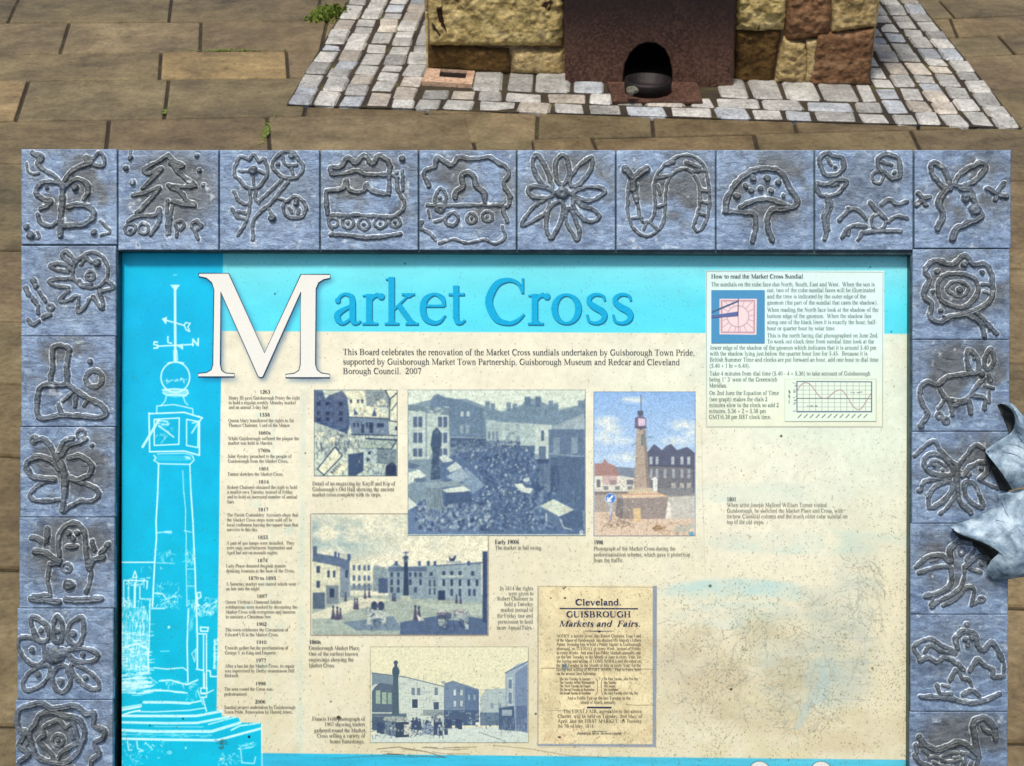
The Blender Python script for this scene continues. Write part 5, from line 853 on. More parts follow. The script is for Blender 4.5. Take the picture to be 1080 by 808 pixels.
# upper lobe: curls over at its tip, left edge lifted off the tiles
HOLL, nt, b = material('hollow_shade'); co = objco(nt)  # near-black colour paints the shade inside the curled leaf
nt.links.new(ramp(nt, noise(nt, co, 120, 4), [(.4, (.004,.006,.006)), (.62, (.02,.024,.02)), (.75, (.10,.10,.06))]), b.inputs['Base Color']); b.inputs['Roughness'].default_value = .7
leaf_patch([
 [(1055,425.5,12),(1061,425,15),(1068,427,17),(1076,436,18),(1084,444,16)],
 [(1063,428,17),(1067,428,20),(1071,433,22),(1078,442,22),(1088,450,19)],
 [(1070,436,18),(1073,438,22),(1076,444,24),(1083,452,24),(1092,458,20)],
 [(1071,448,15),(1073,451,20),(1077,455,23),(1085,460,24),(1096,466,21)],
 [(1065,458,10),(1070,461,16),(1076,465,21),(1086,469,24),(1099,474,22)],
 [(1041,474,8),(1053,473,14),(1066,473,19),(1080,475,23),(1101,480,23)],
 [(1042,480,16),(1053,481,19),(1066,482,22),(1080,484,24),(1102,488,24)],
 [(1049,489,19),(1058,490,22),(1068,491,24),(1080,492,25),(1103,496,25)],
 [(1057,499,20),(1063,499,23),(1071,500,25),(1081,500,26),(1104,504,26)],
 [(1063,508,19),(1068,508,22),(1074,508,24),(1082,508,25),(1104,512,25)],
 [(1068,516,16),(1071,515,19),(1076,514,21),(1083,513,22),(1104,517,22)]], 'upper_leaf')
leaf_patch([
 [(1053,521,3),(1060,520,8),(1068,518,12),(1080,516,17),(1102,518,19)],
 [(1051,534,4),(1060,532,10),(1069,530,15),(1082,530,20),(1104,528,24)],
 [(1027,547,3),(1040,543,8),(1056,541,14),(1076,543,21),(1106,546,26)],
 [(1004,555,8),(1023,552,13),(1045,553,19),(1072,558,25),(1108,562,28)],
 [(1006,558,15),(1022,561,20),(1043,567,25),(1072,574,28),(1108,576,29)],
 [(1011,562,18),(1027,567,22),(1046,574,26),(1070,584,28),(1106,586,29)],
 [(1052,579,24),(1055,581,25),(1060,587,26),(1076,592,27),(1104,592,27)],
 [(1045,592,16),(1051,593,20),(1060,597,23),(1078,599,24),(1102,599,25)],
 [(1041,601,9),(1051,604,14),(1063,605,18),(1078,605,20),(1100,604,23)],
 [(1047,610,3),(1056,611,7),(1066,610,11),(1078,608,15),(1096,606,18)]], 'lower_leaf')
def hollow(rows): o = leaf_patch(rows, 'leaf_hollow_shade', 8, .0008); o.data.materials.clear(); o.data.materials.append(HOLL)  # dark sheet below a lifted leaf edge, standing in for its shade
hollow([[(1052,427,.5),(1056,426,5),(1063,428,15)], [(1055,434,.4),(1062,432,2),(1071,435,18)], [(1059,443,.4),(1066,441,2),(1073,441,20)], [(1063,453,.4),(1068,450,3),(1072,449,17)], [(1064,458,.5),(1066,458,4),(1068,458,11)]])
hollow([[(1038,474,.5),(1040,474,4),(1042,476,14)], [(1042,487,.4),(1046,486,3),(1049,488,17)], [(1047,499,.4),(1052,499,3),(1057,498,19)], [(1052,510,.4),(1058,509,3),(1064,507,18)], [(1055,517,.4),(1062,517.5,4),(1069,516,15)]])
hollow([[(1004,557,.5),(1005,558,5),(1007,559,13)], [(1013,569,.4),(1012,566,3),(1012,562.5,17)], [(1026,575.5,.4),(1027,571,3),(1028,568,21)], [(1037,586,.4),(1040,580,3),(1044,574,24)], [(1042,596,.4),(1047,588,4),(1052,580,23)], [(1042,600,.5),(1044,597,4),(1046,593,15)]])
# raised veins
def vein(pts, r, name='leaf_vein'):
    C = catmull([(p[0], p[1], p[2]+1.6) for p in pts], False, 8); mb = MB(); k = 6
    u, v = B(C[:,0], C[:,1], C[:,2]*S); n = len(C); vs = []; fs = []
    for i in range(n):
        rr = r*S*(1-0.6*i/n); tx = u[min(i+1,n-1)]-u[max(i-1,0)]; ty = v[min(i+1,n-1)]-v[max(i-1,0)]; L_ = math.hypot(tx, ty)+1e-9; nx_, ny_ = -ty/L_, tx/L_
        for j in range(k): a = 2*math.pi*j/k; vs.append((u[i]+nx_*rr*math.cos(a), v[i]+ny_*rr*math.cos(a), C[i,2]*S+rr*math.sin(a)))
    for i in range(n-1):
        for j in range(k): fs.append((i*k+j, i*k+(j+1)%k, (i+1)*k+(j+1)%k, (i+1)*k+j))
    mb.add(vs, fs); mb.build(name, LEAFM, board, BM, smooth=True)
VR = 1
vein([(1104,500,24),(1082,470,22.5),(1074,458,20.5)], 1.0); vein([(1090,500,23),(1076,482,22.7),(1056,475,19)], .8); vein([(1094,490,22),(1078,472,22),(1060,464,18)], .6)
vein([(1108,590,29.5),(1082,566,27),(1064,545,18),(1057,528,9)], 1.1); vein([(1100,560,26),(1080,556,24.5),(1050,548,17.5)], .7); vein([(1106,585,29),(1080,590,26.5),(1062,600,21)], .7)
# stem of the leaf, runs down behind the edge of the frame outside the picture
vein([(1104,506,22),(1112,560,16),(1106,660,-8),(1088,760,-20),(1076,840,-28)], 4.5, 'leaf_stem')

# ================================================================== paving
def stone_mat(name, cols, scale=3.0, rough=0.85, bump_s=0.5, tint=True, fine=60, bd=0.006):
    m, nt, b = material(name); co = objco(nt)
    n1 = noise(nt, co, scale, 8, 0.68, 0.5); n2 = noise(nt, co, fine, 5, 0.7); n3 = noise(nt, co, scale*5, 6, 0.7)
    c = ramp(nt, n1, [(0.32, cols[0]), (0.5, cols[1]), (0.68, cols[2])])
    c = mix(nt, 0.4, c, ramp(nt, n3, [(0.32, cols[0]), (0.64, cols[2])]))
    sp_ = ramp(nt, n2, [(0.36, G3(0.72)), (0.5, G3(1.0)), (0.66, G3(1.18))]); c = mix(nt, 1.0, c, sp_, 'MULTIPLY')
    if tint: c = mix(nt, 1.0, c, attr(nt, 'tint'), 'MULTIPLY')
    nt.links.new(c, b.inputs['Base Color']); b.inputs['Specular IOR Level'].default_value = 0.3
    nt.links.new(ramp(nt, n1, [(0.3, G3(rough-.18)), (0.7, G3(min(rough+.05, 1)))]), b.inputs['Roughness'])
    add = N(nt, 'ShaderNodeMath', operation='MULTIPLY_ADD'); nt.links.new(n2, add.inputs[0]); add.inputs[1].default_value = 0.35; nt.links.new(n3, add.inputs[2])
    bump(nt, b, add.outputs[0], bump_s, bd); return m
FLAG = stone_mat('sandstone_flags', (tuple(srgb(60,50,33)), tuple(srgb(96,83,58)), tuple(srgb(132,117,86))), 2.2, 0.8, 0.6)
m, nt, b = material('joint_earth'); co = objco(nt); JOINT = m
nt.links.new(ramp(nt, noise(nt, co, 5, 5, 0.6), [(0.42, tuple(srgb(40,30,20))), (0.60, tuple(srgb(58,48,26))), (0.74, tuple(srgb(88,96,30)))]), b.inputs['Base Color']); b.inputs['Roughness'].default_value = 1; bump(nt, b, noise(nt, co, 120, 4), 0.8, 0.01)
g = MB(); g.add([(-150,-20,-.009),(150,-20,-.009),(150,260,-.009),(-150,260,-.009)], [(0,1,2,3)]); g.build('ground', JOINT, kind='structure')
fl = MB(); R_ = random.Random(3)
def slab(c, gap=0.0045, col=None, rise=0.0):
    """c: four ground corners, in order; a slab with eased edges"""
    P = [Vector((p.x, p.y, 0)) for p in c]; mid = sum(P, Vector())/4
    def inset(d):
        out = []
        for i in range(4):
            a, b_, c_ = P[i-1], P[i], P[(i+1) % 4]; e1 = (a-b_).normalized(); e2 = (c_-b_).normalized(); k = abs(e1.cross(e2).z); out.append(b_+(e1+e2)*d/max(k, .3))
        return out
    z = rise+R_.uniform(-.002, .002); tl = [R_.uniform(-.0012, .0012) for _ in range(4)]; v = []
    for d, dz in ((gap, -.03), (gap+.001, -.006), (gap+.003, -.0015), (gap+.009, 0)): v += [(q.x, q.y, z+tl[i]+dz) for i, q in enumerate(inset(d))]
    # worn corners: move a little
    f = [(12,13,14,15)]
    for r_ in range(3):
        for i in range(4): f.append((r_*4+i, r_*4+(i+1)%4, (r_+1)*4+(i+1)%4, (r_+1)*4+i))
    t_ = col or (lambda b_: (b_*R_.uniform(.96, 1.05), b_, b_*R_.uniform(.93, 1.04)))(R_.uniform(.84, 1.14)); fl.add(v, f, t_)
def rows(lines, xa, xb, joints, special={}):
    """lines: (y at xa, y at xb) of each row joint in the picture; joints: for each row, (x at the far line, x at the near line)"""
    for k in range(len(lines)-1):
        (fa, fb), (na, nb) = lines[k], lines[k+1]; J = joints[k]; yf = lambda x: fa+(fb-fa)*(x-xa)/(xb-xa); yn = lambda x: na+(nb-na)*(x-xa)/(xb-xa)
        for i in range(len(J)-1):
            (x0f, x0n), (x1f, x1n) = J[i], J[i+1]
            slab([G(x0n, yn(x0n)), G(x1n, yn(x1n)), G(x1f, yf(x1f)), G(x0f, yf(x0f))], col=special.get((k, i)))
PAL = (1.5, 1.42, 1.32); YEL = (1.6, 1.5, 1.28)
def toward(x, y0, y1): return 612+(x-612)*(y0+426)/(y1+426)     # the same ground line seen at another height
def auto(ya, yb, ww, lo, hi, r):
    out = []; x = lo+r.uniform(0, ww)-ww
    while x < hi: out.append((toward(x, ya, yb), x)); x += ww*r.uniform(.75, 1.3)
    return out
r = random.Random(9)
L1 = [(24,20),(57,50),(85,79.5),(127.5,119)]
LJ = [[(-80,-95),(73,63),(212,211),(345,338),(470,466),(560,560)], [(-60,-75),(170,168),(302,304),(430,428),(560,560)],
      [(-90,-110),(30,16),(178,173),(330,320),(455,450),(560,560)]]
rows(L1, 0, 560, LJ, {(1,1): YEL, (2,0): PAL, (0,0): (1.12,1.12,1.12)})
Rl = [(62.8,35.5),(82,56.5),(112,93),(147,134)]
rows(Rl, 560, 1080, [auto(60,80,120,560,1250,r) for _ in range(3)])
Ll = [(-2,-3),(24,20)]; rows(Ll, 0, 560, [[(-150,-170),(20,8),(181,178),(338,334),(470,466),(560,560)]], {(0,0): (.8,.8,.8), (0,3): (.85,.88,.8)})
rows([(13,-2),(36,16),(62.8,35.5)], 560, 1080, [auto(30,50,110,560,1250,r), [(560,560),(700,700),(860,860),(1002,1010),(1100,1112),(1260,1280)]])
# farther rows, beyond the top of the picture
ys = [-2]; 
while ys[-1] > -330: ys.append(ys[-1]-(ys[-1]+426)*0.062)
for a, b_ in zip(ys[1:], ys[:-1]):
    w_ = (b_+426)*.27; rows([(a, a-1), (b_, b_-1)], 0, 560, [auto(a, b_, w_, -500 if b_ > -150 else -300, 560, r)+[(560,560)]]); rows([(a+14*(a+426)/424, a), (b_+14*(b_+426)/424 if b_ != -2 else 13, b_ if b_ != -2 else -2)], 560, 1080, [[(560,560)]+auto(a, b_, w_, 640, 1580 if b_ > -150 else 1300, r)])
# nearer rows, across the whole width
NL = [(127.5,134),(172,190),(263,283),(338,383),(404,470),(480,545),(599,640),(764,782),(960,965),(1250,1250),(1700,1700)]
mid = [(-90,-110),(115,110),(282,286),(492,507),(624,640),(795,806),(960,985),(1150,1180)]
# this row's far edge is bent (119 at 560 on the left, 147 on the right): make it from two pieces
rows([(127.5,127.5-8.5*1080/560),(172,190)], 0, 1080, [mid[:4]+[(560,566)]]); rows([(147-(134-147)*560/520,134),(172,190)], 0, 1080, [[(560,566),(624,640),(795,806),(960,985),(1150,1180)]])
rows(NL[1:], 0, 1080, [[q for q in auto(NL[k][0], NL[k+1][0], 210*(NL[k+1][0]+426)/560, -400, 1500, r) if not (-90 < q[1] < 110 or 990 < q[1] < 1150)] for k in range(1, len(NL)-1)], {})
fl.build('pavement', FLAG, kind='structure')

# --- setts round the plinth, in the plinth's own directions
A0 = G(302,112); A1 = G(1078,137); e1 = (A1-A0); WS = e1.length; e1.normalize(); e2 = Vector((0.072*1.1, 1.8, 0)).normalized()
def ST(s, t, z=0.0): p = A0+e1*s+e2*t; return Vector((p.x, p.y, z))
def stof(p):
    d = p-A0; det = e1.x*e2.y-e1.y*e2.x; return (d.x*e2.y-d.y*e2.x)/det, (e1.x*d.y-e1.y*d.x)/det
sL, tL = stof(G(451,76)); sR, tR = stof(G(918,92)); tP = (tL+tR)/2
sm = MB()
def sett(s0, s1, t0, t1, gap=.006):
    n = 5; base = R_.uniform(.006, .014); rx, ry = R_.uniform(-.035, .035), R_.uniform(-.035, .035); vs = []; fs = []
    q = [R_.uniform(-.006, .006) for _ in range(8)]; s0 += gap; s1 -= gap; t0 += gap; t1 -= gap
    kk = np.array([0, .09, .5, .91, 1.0]); 
    hs = R_.random()*9
    for j in range(n):
        for i in range(n):
            a, c = kk[i], kk[j]; e = min(min(a, 1-a), min(c, 1-c)); z = base + (-.010 if e == 0 else (-.001 if e < .2 else .001))+rx*(a-.5)*.1+ry*(c-.5)*.1
            if e == 0 and (a in (0, 1)) and (c in (0, 1)): a2, c2 = a+(.07 if a == 0 else -.07), c+(.07 if c == 0 else -.07)
            else: a2, c2 = a, c
            s_ = s0+(s1-s0)*a2+q[0]*(1-c)+q[1]*c; t_ = t0+(t1-t0)*c2+q[2]*(1-a)+q[3]*a
            p = ST(s_, t_, z); vs.append(tuple(p))
    for j in range(n-1):
        for i in range(n-1): fs.append((j*n+i, j*n+i+1, (j+1)*n+i+1, (j+1)*n+i))
    ring = [i for i in range(n)]+[j*n+n-1 for j in range(1, n)]+[(n-1)*n+i for i in range(n-2, -1, -1)]+[j*n for j in range(n-2, 0, -1)]
    o_ = len(vs)
    for i in ring: v = vs[i]; vs.append((v[0], v[1], -.012))
    for k in range(len(ring)): k2 = (k+1) % len(ring); fs.append((ring[k], o_+k, o_+k2, ring[k2]))
    u = R_.random(); c = (1, 1.01, 1.02) if u < .5 else ((.84, .92, 1.06) if u < .62 else ((1.06, .98, .9) if u < .82 else (.84, .85, .86))); l_ = R_.uniform(.66, 1.15)
    sm.add(vs, fs, tuple(x*l_ for x in c))
cell = 0
lcol = np.linspace(0, sL-.002, 6); rcol = np.linspace(sR+.002, WS, 6); tfar = tP+ (sR-sL)*1.0
for k in range(5):
    for (c0, c1) in ((lcol[k], lcol[k+1]), (rcol[k], rcol[k+1])):
        t_ = 0 if True else 0
        while t_ < tfar+.5: d = R_.uniform(.095, .18); sett(c0, c1, t_, t_+d, .0035); t_ += d
trow = [0, tP*.25, tP*.5, tP+.03]; 
bx0, _ = stof(G(449,86)); bx1, _ = stof(G(500,88)); cov0, ct0 = stof(G(446,90)); cov1, ct1 = stof(G(497,92.5)); _, ct2 = stof(G(452,73)); px0, pt0 = stof(G(646,112)); px1, _p = stof(G(740,113)); _q, pt1 = stof(G(690,93))
for k in range(3):
    s_ = sL
    while s_ < sR-.01:
        d = R_.uniform(.085, .17) if k < 2 else R_.uniform(.10, .15); e_ = min(s_+d, sR)
        if sR-e_ < .05: e_ = sR
        if k == 2 and e_ > cov1 and s_ < cov1: s_ = cov1
        if not (k == 2 and e_ <= cov1) and not (k == 2 and e_ > px0+.02 and s_ < px1-.02):
            sett(s_, e_, trow[k], trow[k+1], .0035)
        s_ = e_
for k in range(5):
    s_ = sL
    while s_ < sR-.01:
        d = R_.uniform(.09, .16); e_ = min(s_+d, sR); sett(s_, e_, tP+(sR-sL)+k*.1, tP+(sR-sL)+(k+1)*.1, .0055); s_ = e_
SETT = stone_mat('granite_setts', (tuple(srgb(122,120,114)), tuple(srgb(164,162,156)), tuple(srgb(204,200,190))), 9, 0.75, 0.6, fine=90, bd=.006)
sm.build('sett_paving', SETT, kind='structure', smooth=False, bevel=0)
bed = MB(); bed.add([ST(0,0,.0045), ST(WS,0,.0045), ST(WS,tfar+.5,.0045), ST(0,tfar+.5,.0045)], [(0,1,2,3)]); bed.build('sett_bedding', JOINT, kind='structure')

# ================================================================== the plinth
PW = (sR-sL); nrm = Vector((e1.y, -e1.x, 0)).normalized()
if nrm.y > 0: nrm = -nrm
PC = G(451,76)+e1*(PW/2)-nrm*(PW/2)
plinth = empty('market_cross_plinth', PC, label='square plinth of weathered sandstone blocks with a dark granite front slab', category='monument plinth')
nrm = Vector((e1.y, -e1.x, 0)).normalized()          # outward from the front face
if nrm.y > 0: nrm = -nrm
PA = G(451,76)
def FP(px, py, off=0.0):
    """pixel -> point on the plinth's front plane moved out by off"""
    d = ray(px, py); p0 = PA+nrm*off; t_ = (p0-CPOS).dot(nrm)/d.dot(nrm); return CPOS+d*t_
def rockquad(name, c, off, depth, mat, tint, rough=.010, seed=0, round_=.02, **props):
    """c: pixel corners bottom-left, bottom-right, top-right, top-left"""
    P = [FP(x, y, off) for x, y in c]; w = max((P[1]-P[0]).length, (P[2]-P[3]).length); h = max((P[3]-P[0]).length, (P[2]-P[1]).length)
    nx, ny = max(8, int(w/.005)), max(8, int(h/.005)); A_, B_ = np.meshgrid(np.linspace(0, 1, nx), np.linspace(0, 1, ny))
    Pn = [np.array(p) for p in P]; Q = (Pn[0]*((1-A_)*(1-B_))[...,None]+Pn[1]*(A_*(1-B_))[...,None]+Pn[2]*(A_*B_)[...,None]+Pn[3]*((1-A_)*B_)[...,None])
    e = np.minimum(np.minimum(A_, 1-A_)*w, np.minimum(B_, 1-B_)*h); rd = np.clip(1-e/round_, 0, 1)**2*round_*.9
    nz = (fbm(A_*w*14+seed, B_*h*14+seed*2, 500+seed, 5)-.5)*2*rough+(fbm(A_*w*60+seed, B_*h*60, 600+seed, 3)-.5)*rough*1.4
    n_ = np.array(nrm); wav = (fbm(A_*w*9+seed, B_*h*9, 700+seed, 3)-.5)*.014*np.clip(1-e/.03, 0, 1)
    Q = Q + n_*(nz-rd)[...,None]; Q[...,0] += wav; Q[...,2] += wav*(B_ > .05)
    V = Q.reshape(-1, 3); ring = np.concatenate([np.arange(nx), np.arange(1, ny)*nx+nx-1, (ny-1)*nx+np.arange(nx-2,-1,-1), np.arange(ny-2,0,-1)*nx]); low = V[ring]-n_*depth
    n0 = len(V); V2 = np.vstack([V, low]); j = np.arange(len(ring)); j2 = np.roll(j, -1); sk = np.stack([ring[j], n0+j, n0+j2, ring[j2]], 1)
    me = mesh_np(name, V2, np.vstack([grid_faces(nx, ny), sk]), True, {'tint': np.tile(np.array(tint), (len(V2), 1))})
    bmn = bmesh.new(); bmn.from_mesh(me); bmesh.ops.recalc_face_normals(bmn, faces=bmn.faces); bmn.to_mesh(me); bmn.free()
    return link(name, me, mat, plinth, Matrix.Identity(4), **props)
def block_mat(name, cols, holes=0.0, hs=10, scale=8, veins=False):
    m, nt, b = material(name); co = objco(nt)
    mq = N(nt, 'ShaderNodeMapping'); mq.inputs['Scale'].default_value = (1, 1, 1.9); nt.links.new(co, mq.inputs[0]); n1 = noise(nt, mq.outputs[0], scale, 9, 0.78, 0.8); n2 = noise(nt, mq.outputs[0], 60, 6, 0.8)
    c = ramp(nt, n1, [(0.3, cols[0]), (0.5, cols[1]), (0.7, cols[2])])
    c = mix(nt, 1.0, c, ramp(nt, n2, [(0.36, G3(0.45)), (0.5, G3(1.0)), (0.66, G3(1.35))]), 'MULTIPLY')
    if holes:
        mp = N(nt, 'ShaderNodeMapping'); mp.inputs['Scale'].default_value = (1, 1, .8); nt.links.new(co, mp.inputs[0])
        hn = noise(nt, mp.outputs[0], hs, 3, 0.5, 1.2); hm = ramp(nt, hn, [(holes, G3(1)), (holes+.03, G3(0))]); c = mix(nt, hm, c, tuple(srgb(44,26,16)))
    nt.links.new(c, b.inputs['Base Color']); b.inputs['Roughness'].default_value = .9; b.inputs['Specular IOR Level'].default_value = .2; bump(nt, b, n2, .8, .008); return m
cc = lambda *t: tuple(tuple(srgb(*c)) for c in t)
BUFF = block_mat('buff_stone', cc((104,88,46),(180,160,106),(218,200,150)), .33, 9)
OLIVE = block_mat('stained_stone', cc((50,36,16),(84,62,30),(118,94,52)), .28, 8); TAN = block_mat('tan_stone', cc((112,92,58),(166,144,98),(212,192,146)))
RED = block_mat('red_sandstone', cc((76,52,36),(118,86,60),(158,128,94))); MORT = block_mat('mortar', cc((88,70,48),(120,100,74),(150,130,104)))
GREYS = block_mat('grey_mortar', cc((92,92,84),(120,118,104),(150,146,128)))
wt = (1,1,1)
rockquad('stone_block', [(452,48.5),(594,50),(592,-150),(446,-150)], .03, .2, BUFF, wt, .012, 1)
rockquad('stone_block', [(451,76),(539,80),(537,51),(451,48)], .015, .2, OLIVE, wt, .005, 2)
rockquad('stone_block', [(539,80),(596,83),(596,52),(538,53)], .02, .2, TAN, wt, .007, 3, .03)
rockquad('stone_block', [(776,33),(828,33),(836,-150),(784,-150)], .03, .2, BUFF, wt, .016, 4)
rockquad('stone_block', [(774,90),(815,90),(824,34),(776,34)], .02, .2, OLIVE, wt, .008, 5)
rockquad('stone_block', [(816,90),(852,91),(850,48),(826,40)], .03, .2, TAN, wt, .012, 6, .025)
rockquad('stone_block', [(850,88),(860,60),(876,28),(838,14)], .022, .2, RED, wt, .010, 61, .01) if False else None
rockquad('stone_block', [(829,46),(876,37),(882,-150),(836,-150)], .028, .2, RED, wt, .014, 7)
rockquad('stone_block', [(878,35),(924,29),(936,-150),(884,-150)], .03, .2, TAN, wt, .012, 8)
rockquad('stone_block', [(855,92),(918,92),(923,31),(862,38)], .035, .2, RED, wt, .010, 9, .02)
rockquad('stone_block', [(851,88),(856,88),(868,42),(850,44)], .024, .15, TAN, wt, .006, 10, .008)
# mortar core, other three faces with their own courses
ang = math.atan2(e1.y, e1.x); CM = Matrix.Translation(Vector((PC.x, PC.y, 0))) @ Matrix.Rotation(ang, 4, 'Z'); hw = PW/2; TOP = 0.95
core = MB(); nx0 = (FP(650,80)-PA).dot(e1); nx1 = (FP(716,80)-PA).dot(e1)
core.box(-hw+.004, -hw+nx0, -hw+.004, hw-.012, -.01, TOP); core.box(-hw+nx1, hw-.012, -hw+.004, hw-.012, -.01, TOP); core.box(-hw+nx0, -hw+nx1, -hw+.30, hw-.012, -.01, TOP); core.box(-hw+nx0, -hw+nx1, -hw+.012, -hw+.30, .36, TOP)
core.build('core', MORT, plinth, CM)
cap = MB(); cap.box(-hw-.06, hw+.06, -hw-.06, hw+.06, TOP+.002, TOP+.12); cap.box(-hw+.12, hw-.12, -hw+.12, hw-.12, TOP+.122, TOP+.26); cap.build('coping', TAN, plinth, CM, bevel=.012)
for sx_, sy_ in ((1,0),(-1,0),(0,1)):
    for cy_, (za, zb) in enumerate(((.0,.22),(.225,.55),(.555,TOP))):
        x = -hw
        rb = random.Random(int(sx_*5+sy_*9+cy_+40))
        while x < hw-.02:
            d = rb.uniform(.22, .45); e_ = min(x+d, hw); e_ = hw if hw-e_ < .12 else e_; bk = MB(); o_ = rb.uniform(.012, .03)
            if sx_: o_ = rb.uniform(.002, .008); a0, a1 = (hw-.0115, hw+o_) if sx_ > 0 else (-hw-o_, -hw+.0115); bk.box(a0, a1, x+.006, e_-.006, za, zb)
            else: bk.box(x+.006, e_-.006, hw-.0115, hw+o_, za, zb)
            bk.build('stone_block', rb.choice([BUFF, TAN, RED]), plinth, CM, bevel=.012); x = e_
# granite slab with its arched opening
m, nt, b = material('pink_granite'); co = objco(nt)
n1 = noise(nt, co, 5, 7, .7, .6); n2 = noise(nt, co, 160, 4, .8); vz = N(nt, 'ShaderNodeTexVoronoi'); vz.inputs['Scale'].default_value = 130; nt.links.new(co, vz.inputs['Vector'])
c = ramp(nt, n1, [(.3, tuple(srgb(34,24,20))), (.5, tuple(srgb(66,44,34))), (.7, tuple(srgb(104,74,58)))])
c = mix(nt, .35, c, ramp(nt, vz.outputs['Color'], [(.2, tuple(srgb(30,22,22))), (.5, tuple(srgb(84,60,50))), (.8, tuple(srgb(122,92,78)))]))
sz = N(nt, 'ShaderNodeSeparateXYZ'); nt.links.new(co, sz.inputs[0]); hz = N(nt, 'ShaderNodeMath', operation='MULTIPLY_ADD'); nt.links.new(n1, hz.inputs[0]); hz.inputs[1].default_value = .34; nt.links.new(sz.outputs[2], hz.inputs[2])
c = mix(nt, ramp(nt, hz.outputs[0], [(.26, G3(0)), (.46, G3(.88))]), c, tuple(srgb(30,22,24)))
nt.links.new(c, b.inputs['Base Color']); b.inputs['Roughness'].default_value = .7; b.inputs['Specular IOR Level'].default_value = .2; bump(nt, b, n2, .4, .003); GRAN = m
off = .10
out = [(597,92),(657,95)]; arch = [(657,95),(657,80),(659,68),(664,57),(672,49),(682,45),(692,46),(701,52),(706,62),(709,74),(709,95)]
sl = [(596,91)]+arch+[(773,93),(781,-175),(591,-175)]
bmn = bmesh.new(); vf = [bmn.verts.new(FP(x, y, off)) for x, y in sl]; fc = bmn.faces.new(vf); ex = bmesh.ops.extrude_face_region(bmn, geom=[fc]); vv = [g_ for g_ in ex['geom'] if isinstance(g_, bmesh.types.BMVert)]; bmesh.ops.translate(bmn, verts=vv, vec=-nrm*(off+.05)); bmesh.ops.recalc_face_normals(bmn, faces=bmn.faces)
me = bpy.data.meshes.new('granite_slab'); bmn.to_mesh(me); bmn.free(); gs = link('granite_slab', me, GRAN, plinth, Matrix.Identity(4)); bv = gs.modifiers.new('bevel', 'BEVEL'); bv.width = .006; bv.segments = 3; bv.limit_method = 'ANGLE'
# lining of the niche; near-black colour deepens the shade inside
m, nt, b = material('niche_shade'); co = objco(nt); nt.links.new(ramp(nt, noise(nt, co, 12, 5), [(.4, (.006,.006,.008)), (.7, (.016,.012,.012))]), b.inputs['Base Color']); b.inputs['Roughness'].default_value = .9; NICHE_SHADE = m
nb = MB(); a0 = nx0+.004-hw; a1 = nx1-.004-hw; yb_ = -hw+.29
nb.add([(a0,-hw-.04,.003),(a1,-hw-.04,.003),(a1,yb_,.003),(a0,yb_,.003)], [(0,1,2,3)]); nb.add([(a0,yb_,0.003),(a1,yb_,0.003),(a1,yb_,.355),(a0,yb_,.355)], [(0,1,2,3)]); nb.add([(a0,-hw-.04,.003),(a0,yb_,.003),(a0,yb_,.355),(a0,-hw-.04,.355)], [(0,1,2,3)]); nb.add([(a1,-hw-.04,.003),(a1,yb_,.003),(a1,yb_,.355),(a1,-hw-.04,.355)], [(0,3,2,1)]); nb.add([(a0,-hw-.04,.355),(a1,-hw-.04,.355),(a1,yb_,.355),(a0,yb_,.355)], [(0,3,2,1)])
nb.build('niche', NICHE_SHADE, plinth, CM)
# trough: half-round iron bowl standing in the opening
m, nt, b = material('rusty_iron'); co = objco(nt); nt.links.new(ramp(nt, noise(nt, co, 30, 6, .7), [(.4, tuple(srgb(10,7,7))), (.6, tuple(srgb(26,14,12))), (.8, tuple(srgb(64,38,30)))]), b.inputs['Base Color']); b.inputs['Roughness'].default_value = .6; b.inputs['Metallic'].default_value = .3; bump(nt, b, noise(nt, co, 90, 4), .5, .004); RUST = m
cb = G(683,97.0,.02); wr = (G(709,97)-G(657,97)).length/2-.004; dr = .085; tm = MB(); K = 28; prof = [(.0,.0),(.96,.0),(1.0,.034),(.97,.044),(.86,.044),(.82,.016),(.0,.014)]
tv = []; tf = []
for i in range(K):
    a = 2*math.pi*i/K
    for (q_, z_) in prof: p = Vector((cb.x, cb.y, .022))+e1*(wr*q_*math.cos(a))-Vector((nrm.x, nrm.y, 0))*(-dr*q_*math.sin(a)); tv.append((p.x, p.y, .022+z_))
n_ = len(prof)
for i in range(K):
    for j in range(n_-1): tf.append((i*n_+j, ((i+1)%K)*n_+j, ((i+1)%K)*n_+j+1, i*n_+j+1))
tm.add(tv, tf); tro = tm.build('trough', RUST, plinth, Matrix.Identity(4), smooth=True)
# stone pad under it
pd = MB(); P4 = [G(646,112), G(741,113), G(735,92), G(640,92)]
pd.add([(p.x,p.y,.006) for p in P4]+[(p.x,p.y,.021) for p in P4], [(0,1,2,3)[::-1],(4,5,6,7),(0,1,5,4),(1,2,6,5),(2,3,7,6),(3,0,4,7)]); pd.build('stone_pad', GRAN, plinth, Matrix.Identity(4), bevel=.004)
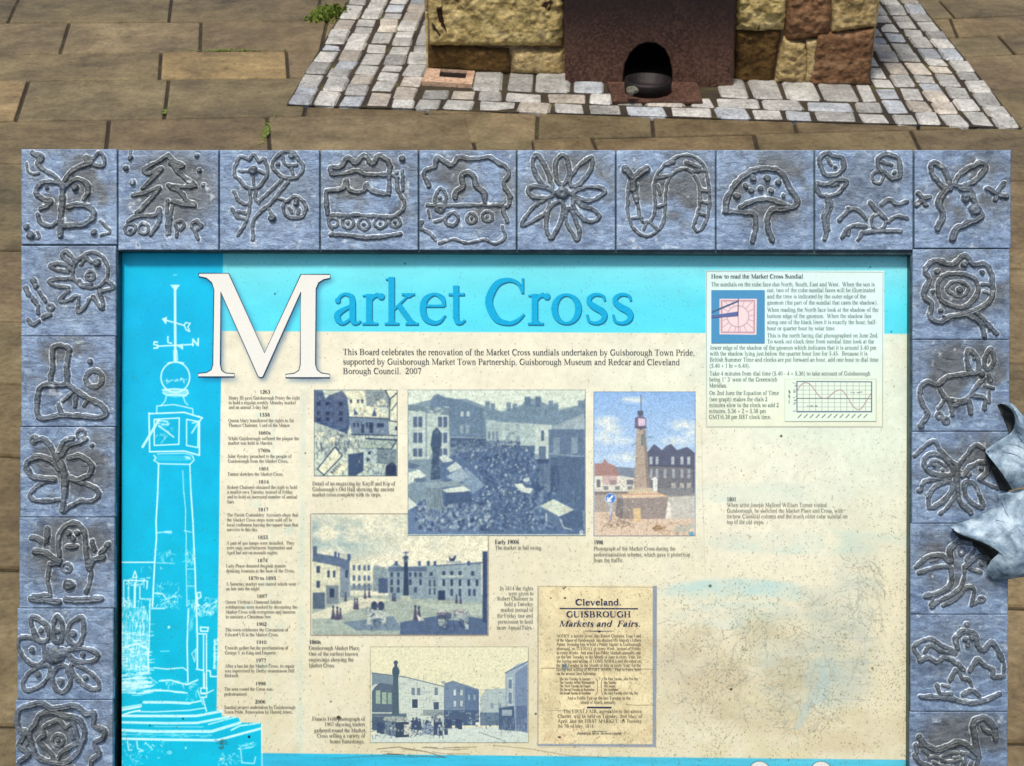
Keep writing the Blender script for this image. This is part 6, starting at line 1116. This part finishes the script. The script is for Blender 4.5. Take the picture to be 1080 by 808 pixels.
# grey stone in the trough
def pebble(name, loc, r, mat, seed, sc=(1,1,1), **props):
    b_ = bmesh.new(); bmesh.ops.create_icosphere(b_, subdivisions=3, radius=r); rr = random.Random(seed); o_ = rr.random()*10
    for v in b_.verts:
        f = 1+(float(fbm(np.array([v.co.x/r*1.3+o_]), np.array([v.co.y/r*1.3+v.co.z/r*1.7+o_]), seed, 3)[0])-.5)*.9; v.co = Vector((v.co.x*f*sc[0], v.co.y*f*sc[1], v.co.z*f*sc[2]))
    me = bpy.data.meshes.new(name); b_.to_mesh(me); b_.free(); o = link(name, me, mat); o.location = loc
    for p in me.polygons: p.use_smooth = True
    for k, v in props.items(): o[k] = v
    return o
q0 = G(667,94,.062); pebble('loose_stone', (q0.x, q0.y+.0, .058), .017, GREYS, 4, (1.1,.8,1.0), label='small grey stone lying at the left end of the dark trough', category='stone')
# cover set in the setts
cv_ = empty('access_cover', G(473,83), label='small pinkish concrete surround with a dark iron lid, set in the setts beside the plinth', category='access cover')
PINK = block_mat('pink_concrete', cc((150,118,94),(182,150,124),(204,176,150)), 0, 9, 12)
c4 = [G(445,91.5), G(498,94.5), G(501,80.5), G(450,77.5)]; i4 = [G(463,86.5), G(491,88.5), G(493,80.5), G(465,78.5)]
cm_ = MB(); z1_ = .020; v = [(p.x,p.y,z1_) for p in c4]+[(p.x,p.y,z1_) for p in i4]+[(p.x,p.y,-.01) for p in c4]+[(p.x,p.y,.008) for p in i4]
f = [(i, (i+1)%4, 4+(i+1)%4, 4+i) for i in range(4)]+[(8+i, 8+(i+1)%4, (i+1)%4, i) for i in range(4)]+[(4+i, 4+(i+1)%4, 12+(i+1)%4, 12+i) for i in range(4)]
cm_.add(v, f); cm_.build('surround', PINK, cv_, Matrix.Identity(4)); ld = MB(); ld.add([(p.x,p.y,.010) for p in i4]+[(p.x,p.y,-.005) for p in i4], [(0,1,2,3),(0,4,5,1),(1,5,6,2),(2,6,7,3),(3,7,4,0)]); ld.build('lid', RUST, cv_, Matrix.Identity(4))
# moss growing in the joint left of the setts
MOSS, nt, b = material('moss_green'); co = objco(nt); nt.links.new(ramp(nt, noise(nt, co, 90, 3), [(.35, tuple(srgb(58,74,18))), (.65, tuple(srgb(112,128,40)))]), b.inputs['Base Color']); b.inputs['Roughness'].default_value = .9
ms = MB(); rm = random.Random(2)
def tuft(px, py, n, sx_, sy_, hgt):
    c0 = G(px, py)
    for _ in range(n):
        x, y = c0.x+rm.gauss(0, sx_), c0.y+rm.gauss(0, sy_); a = rm.uniform(0, 6.28); l_ = rm.uniform(.008, .02); w = .004; h_ = rm.uniform(.3, 1)*hgt; dx, dy = math.cos(a), math.sin(a)
        ms.add([(x-dy*w,y+dx*w,0),(x+dy*w,y-dx*w,0),(x+dx*l_+dy*w*.6,y+dy*l_-dx*w*.6,h_),(x+dx*l_*1.5,y+dy*l_*1.5,h_*.8)], [(0,1,2),(0,2,3)])
tuft(348, 15, 700, .025, .04, .028); tuft(243, 53, 60, .08, .003, .003); tuft(174, 118, 14, .002, .02, .001); tuft(283, 136, 60, .003, .06, .003); tuft(338, 20, 200, .03, .03, .02)
ms.build('moss', MOSS, kind='stuff')

# ================================================================== light
w = bpy.data.worlds.new('World'); SC.world = w; w.use_nodes = True; nt = w.node_tree; bg = nt.nodes['Background']
EL, AZ = math.radians(70), math.radians(205)       # sun azimuth measured from +Y towards +X
sky = nt.nodes.new('ShaderNodeTexSky'); sky.sky_type = 'NISHITA'; sky.sun_disc = False; sky.sun_elevation = EL; sky.sun_rotation = AZ; sky.air_density = 1.0; sky.dust_density = 3.0; sky.ozone_density = 0.6
nt.links.new(sky.outputs[0], bg.inputs[0]); bg.inputs[1].default_value = 0.15
sd = bpy.data.lights.new('sun', 'SUN'); sd.energy = 3.5; sd.angle = math.radians(9); sd.color = (1.0, .94, .85); so = bpy.data.objects.new('sun', sd); COL.objects.link(so)
d = Vector((math.sin(AZ)*math.cos(EL), math.cos(AZ)*math.cos(EL), math.sin(EL))); so.rotation_euler = d.to_track_quat('Z', 'Y').to_euler(); so.location = (0,0,5)
vs_ = SC.view_settings; vs_.view_transform = 'Standard'; vs_.look = 'None'; vs_.exposure = 0.02; vs_.gamma = 1.0; vs_.use_curve_mapping = False
